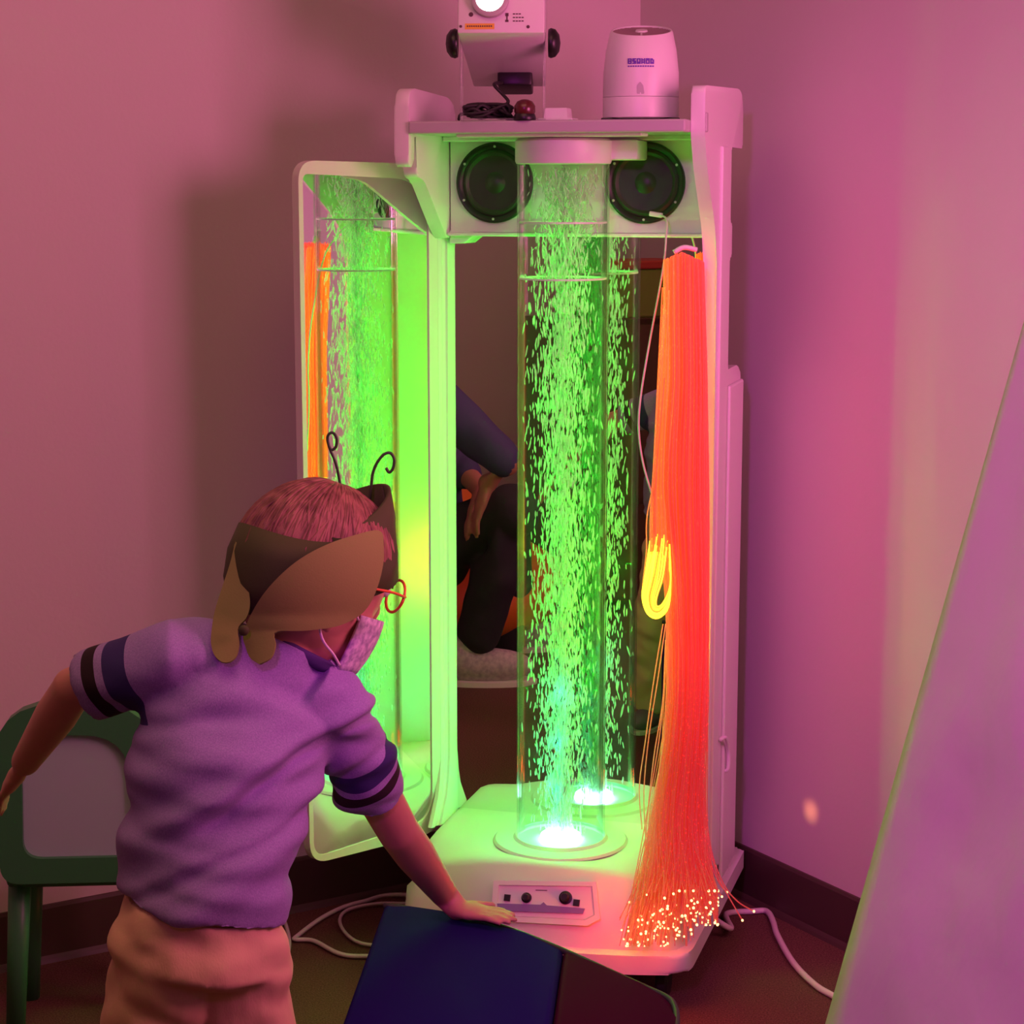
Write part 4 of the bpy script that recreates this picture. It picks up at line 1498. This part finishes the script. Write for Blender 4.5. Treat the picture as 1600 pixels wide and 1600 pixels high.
add_ball(bm, K(381, 985, 2.088), (.006, .004, .006), None, 14, 8)
obj('tie_knot', bm, M_FOAMD, hd, smooth=True)
for aY, pl in ((2.28, [(536, 790), (530, 748), (524, 722), (514, 697), (512, 682), (519, 676), (526, 684), (525, 698), (518, 703), (514, 697)]),
           (2.255, [(577, 790), (580, 760), (583, 738), (590, 722), (600, 710), (610, 708), (616, 718), (614, 732), (608, 738), (603, 731)])):
    bm = NB()
    add_tube(bm, [K(p.x, p.y, aY) for p in catmull([(x, y, 0) for x, y in pl], 6)], .0017, 8)
    obj('antenna', bm, M_WIRE, hd, smooth=True, label='curled wire feeler')

# ------------------------------------------------------------------ seen in the mirror: seated grown-up, beanbag, shelf
def Vp(px, py, Y=5.3):
    return virt(px, py, Y)
adult = thing('person', 'seated grown-up with crossed wrists, dark trousers and pale shoe, reflected left of the tube', 'person', (0, 0, 0))
ao = Vp(680, 1050); ao.z = 0
adult.location = ao
def Av(px, py, Y=5.3): return Vp(px, py, Y) - ao
hipA = Av(640, 870, 5.3); chestA = Av(620, 640, 5.3); neckA = Av(605, 525, 5.28); headA = Av(605, 432, 5.25)
kneeR = Av(800, 800, 5.15); ankR = Av(748, 990, 5.2)
kneeL = Av(800, 815, 5.5); ankL = Av(790, 1000, 5.55)
shR = Av(640, 585, 5.1); elR = Av(790, 722, 5.02); wrR = Av(762, 755, 5.05)
shL = Av(620, 585, 5.48); elL = Av(680, 690, 5.45); wrL = Av(752, 765, 5.15)
bm = NB()
add_limb(bm, [hipA, Av(636, 760), chestA, Av(615, 585)], [.15, .13, .15, .10], 20)
add_limb(bm, [shR, Av(622, 580), shL], [.055, .08, .055], 16)
add_limb(bm, [Av(612, 565), neckA, headA - V3((0, 0, .05))], [.065, .055, .055], 16)
add_ball(bm, headA, (.095, .078, .115), None, 28, 18)
fa = (Av(720, 470, 5.25) - headA).normalized()
add_ball(bm, headA + fa * .097 + V3((0, 0, -.02)), .014)
add_limb(bm, [shR, elR, wrR], [.05, .038, .026], 16)
add_limb(bm, [shL, elL, wrL], [.05, .038, .026], 16)
add_limb(bm, [hipA.lerp(kneeR, .12), kneeR, ankR], [.085, .058, .04], 18)
add_limb(bm, [hipA.lerp(kneeL, .12), kneeL, ankL], [.085, .058, .04], 18)
for w, e in ((wrR, Av(747, 800, 5.05)), (wrL, Av(738, 800, 5.12))):
    fd_ = (e - w).normalized(); sd_ = fd_.orthogonal().normalized()
    build_hand(bm, w + fd_ * .05, fd_, sd_, fd_.cross(sd_), 1.55, .35, 1)
remeshed('body', bm, .006, M_SKIN2, adult, 3)
bm = NB()
add_limb(bm, [hipA + V3((0, 0, .02)), Av(636, 760), chestA, Av(615, 590)], [.165, .145, .165, .11], 20)
add_limb(bm, [shR, shR.lerp(elR, .5), elR.lerp(shR, .05)], [.068, .06, .05], 16)
add_limb(bm, [shL, elL, elL.lerp(wrL, .7)], [.068, .054, .042], 16)
add_limb(bm, [shR, Av(622, 580), shL], [.068, .09, .068], 16)
remeshed('jumper', bm, .008, M_DENIM, adult, 4, lambda p, n_: .006 * noise.noise(p * 14))
bm = NB()
add_ball(bm, hipA, (.17, .17, .12), None, 20, 12)
add_limb(bm, [hipA.lerp(kneeR, .15), kneeR, kneeR.lerp(ankR, .5), ankR], [.10, .075, .068, .058], 18)
add_limb(bm, [hipA.lerp(kneeL, .15), kneeL, kneeL.lerp(ankL, .5), ankL], [.10, .075, .068, .058], 18)
remeshed('trousers', bm, .008, M_BLACKT, adult, 4, lambda p, n_: .005 * noise.noise(p * 16))
bm = NB()
rows_h = []
add_ball(bm, headA + V3((0, 0, .02)) - fa * .012, (.104, .088, .108), None, 28, 18)
obj('hair', bm, M_HAIR2, adult, smooth=True)
for a_, b_ in ((Av(732, 1045, 5.2), Av(800, 1052, 5.2)), (Av(778, 1050, 5.6), Av(846, 1056, 5.6))):
    a_ = V3((a_.x, a_.y, 0)); b_ = V3((b_.x, b_.y, 0))
    d_ = (b_ - a_).normalized(); s_ = V3((-d_.y, d_.x, 0))
    bm = NB()
    add_ball(bm, a_ + d_ * .05 + V3((0, 0, .050)), (.13, .046, .048), (d_, s_, V3((0, 0, 1))), 20, 12)
    add_ball(bm, a_ - d_ * .02 + V3((0, 0, .075)), (.055, .045, .06), (d_, s_, V3((0, 0, 1))), 20, 12)
    sh = remeshed('shoe', bm, .006, M_CANVAS, adult, 3, label='pale canvas shoe')
    bm = NB()
    add_prism(bm, [a_ + d_ * (.05 + .135 * cos(t)) + s_ * .049 * sin(t) for t in [2 * pi * k / 24 for k in range(24)]], V3((0, 0, .014)), .003)
    obj('sole', bm, M_ELAST, sh)

bc = Vp(700, 1000, 5.75); bc.z = 0
bag = thing('beanbag', 'orange vinyl beanbag behind the seated grown-up, seen in the mirror', 'beanbag', bc)
bm = NB()
add_ball(bm, (0, 0, .16), (.36, .36, .165), None, 28, 16)
add_ball(bm, (0, 0, .30), (.24, .24, .16), None, 28, 16)
remeshed('cover', bm, .012, M_ORANGE, bag, 6, lambda p, n_: .012 * noise.noise(p * 7) if p.z > .03 else 0)
bm = NB()
add_ball(bm, (0, 0, .462), (.022, .022, .012), None, 14, 8)
obj('top_button', bm, M_ORANGE, bag, smooth=True)

sc0 = Vp(1005, 700, 6.3); sc0.z = 0
shelf = thing('open_bookcase', 'dark low bookcase with yellow, red and pale boxes, reflected beside the fibre strands', 'bookcase', sc0, math.atan2(E2.y, E2.x))
bm = NB()
add_box(bm, (-.35, -.15, 0), (-.33, .15, .92), .002); obj('side', bm, M_WOOD, shelf)
bm = NB()
add_box(bm, (.33, -.15, 0), (.35, .15, .92), .002); obj('side', bm, M_WOOD, shelf)
for z in (.04, .34, .64, .90):
    bm = NB()
    add_box(bm, (-.33, -.15, z), (.33, .15, z + .02), .002); obj('shelf', bm, M_WOOD, shelf)
bm = NB()
add_box(bm, (-.33, .14, .04), (.33, .15, .92)); obj('back', bm, M_WOOD, shelf)
k = 0
bins = [(-.30, .36, M_YBIN, 'yellow'), (-.10, .36, M_RBIN, 'red'), (.10, .36, M_PALEB, 'pale blue'), (-.30, .66, M_PALEB, 'pale blue'), (-.10, .66, M_YBIN, 'yellow'), (.10, .66, M_RBIN, 'red')]
Msh = Matrix.Translation(sc0) @ Matrix.Rotation(shelf.rotation_euler.z, 4, 'Z')
for x, z, m_, cn in bins:
    b = thing('storage_bin', '%s storage bin on the %s shelf of the dark bookcase' % (cn, 'middle' if z < .5 else 'upper'), 'storage bin', Msh @ V3((x + .09, -.005, z + .0005)), shelf.rotation_euler.z, 'bins on the dark bookcase')
    bm = NB()
    add_box(bm, (-.085, -.13, 0), (.085, .12, .17), .008)
    obj('tub', bm, m_, b)
    for sy in (-1, 1):
        bm = NB()
        add_box(bm, (-.03, sy * .128 - .006, .12), (.03, sy * .128 + .006, .14), .002)
        obj('handle', bm, M_BLACK, b)
tcu = Msh @ V3((-.05, 0, .92))
tub = thing('toy_box', 'olive toy box standing on top of the dark bookcase', 'box', tcu, shelf.rotation_euler.z)
bm = NB(); add_box(bm, (-.15, -.11, 0), (.15, .11, .15), .006); obj('box', bm, M_FOAM, tub)
bm = NB(); add_box(bm, (-.155, -.115, .15), (.155, .115, .175), .004); obj('lid', bm, M_RBIN, tub)

# ------------------------------------------------------------------ light
def light(name, kind, loc, color, power, size=.1, target=None, spot=None, blend=.5, size_y=None, spread=None):
    d = bpy.data.lights.new(name, kind)
    d.color = color
    d.energy = power
    o = bpy.data.objects.new(name, d)
    COL.objects.link(o)
    o.location = loc
    if kind == 'AREA':
        d.size = size
        if size_y:
            d.shape = 'RECTANGLE'; d.size_y = size_y
        if spread is not None:
            d.spread = spread
    else:
        d.shadow_soft_size = size
    if kind == 'SPOT':
        d.spot_size = spot; d.spot_blend = blend
    if target is not None:
        o.rotation_euler = (V3(target) - V3(loc)).to_track_quat('-Z', 'Y').to_euler()
    return o
# coloured room lamps and an added warm fill
def soften(o, smooth):
    """keep the very near field of a lamp from burning out (water scatters it)"""
    d = o.data
    d.use_nodes = True
    nt = d.node_tree
    e = nt.nodes['Emission']
    f = nt.nodes.new('ShaderNodeLightFalloff')
    f.inputs['Strength'].default_value = 1.0
    f.inputs['Smooth'].default_value = smooth
    nt.links.new(f.outputs['Quadratic'], e.inputs['Strength'])
    return o
light('pink_lamp', 'SPOT', (1.16, 1.98, 1.39), (1.0, .19, .46), 108, .42, (-.6, 3.3, 1.0), radians(120), .8)
light('magenta_lamp', 'SPOT', (-.35, .2, 2.0), (1.0, .06, 1.0), 96, .10, (1.02, 2.85, .70), radians(60), 1.0)
light('ceiling_fill', 'AREA', (-.3, 1.7, 2.5), (1.0, .42, .33), 12.5, 1.4, (-.3, 1.7, 0))  # added ambient fill that lifts the shadows with a warm tone
# green light of the bubble tube
G = (.0, 1.0, .02)
soften(light('tube_led', 'POINT', W(0, 0, ZB + .035), (.03, 1.0, .22), .9, 0), .0003)
for k in range(22):
    z = ZB + .05 + k * .0465
    t = -pi / 2 + k * 2.4
    soften(light('tube_glow', 'POINT', W(.062 * cos(t), .062 * sin(t), z), G, (.40 - .0088 * k) * (.65 if k < 4 else 1), 0), .0012)
for k, z in enumerate((.09, .17, .26)):
    soften(light('tube_cyan_fill', 'POINT', W(-.012 + .008 * k, -.02, ZB + z), (.02, 1.0, .62), .16, 0), .0006)  # added lamps for the cyan highlights low in the tube
# warm light of the fibre tips and the looped bunch, plus an added wall-patch spot
light('fibre_glow', 'POINT', W(.185, -.235, ZB - .045), (1.0, .05, .012), 1.0, .03)
light('wall_patch_spot', 'SPOT', W(.25, -.16, .30), (1.0, .30, .12), 10, .012, at(1336, 1252, 3.58), radians(5.5), .9)  # added spot that throws the reflected orange patch onto the right wall
light('loop_glow', 'POINT', W(.175, .02, .585), (1.0, .33, .01), .50, .0)
# the projector's beam
light('projector_beam', 'SPOT', V3(pc) + V3((-.017, -.12, .20)), (1, .93, .8), 4, .01, (-.1, .2, 1.9), radians(40), .3)

w = bpy.data.worlds.new('world')
w.use_nodes = True
w.node_tree.nodes['Background'].inputs['Color'].default_value = (.02, .012, .012, 1)
w.node_tree.nodes['Background'].inputs['Strength'].default_value = .3
SC.world = w
SC.view_settings.view_transform = 'Standard'
SC.view_settings.look = 'None'
SC.view_settings.exposure = 0.0
SC.view_settings.gamma = 1.0
SC.view_settings.use_curve_mapping = False
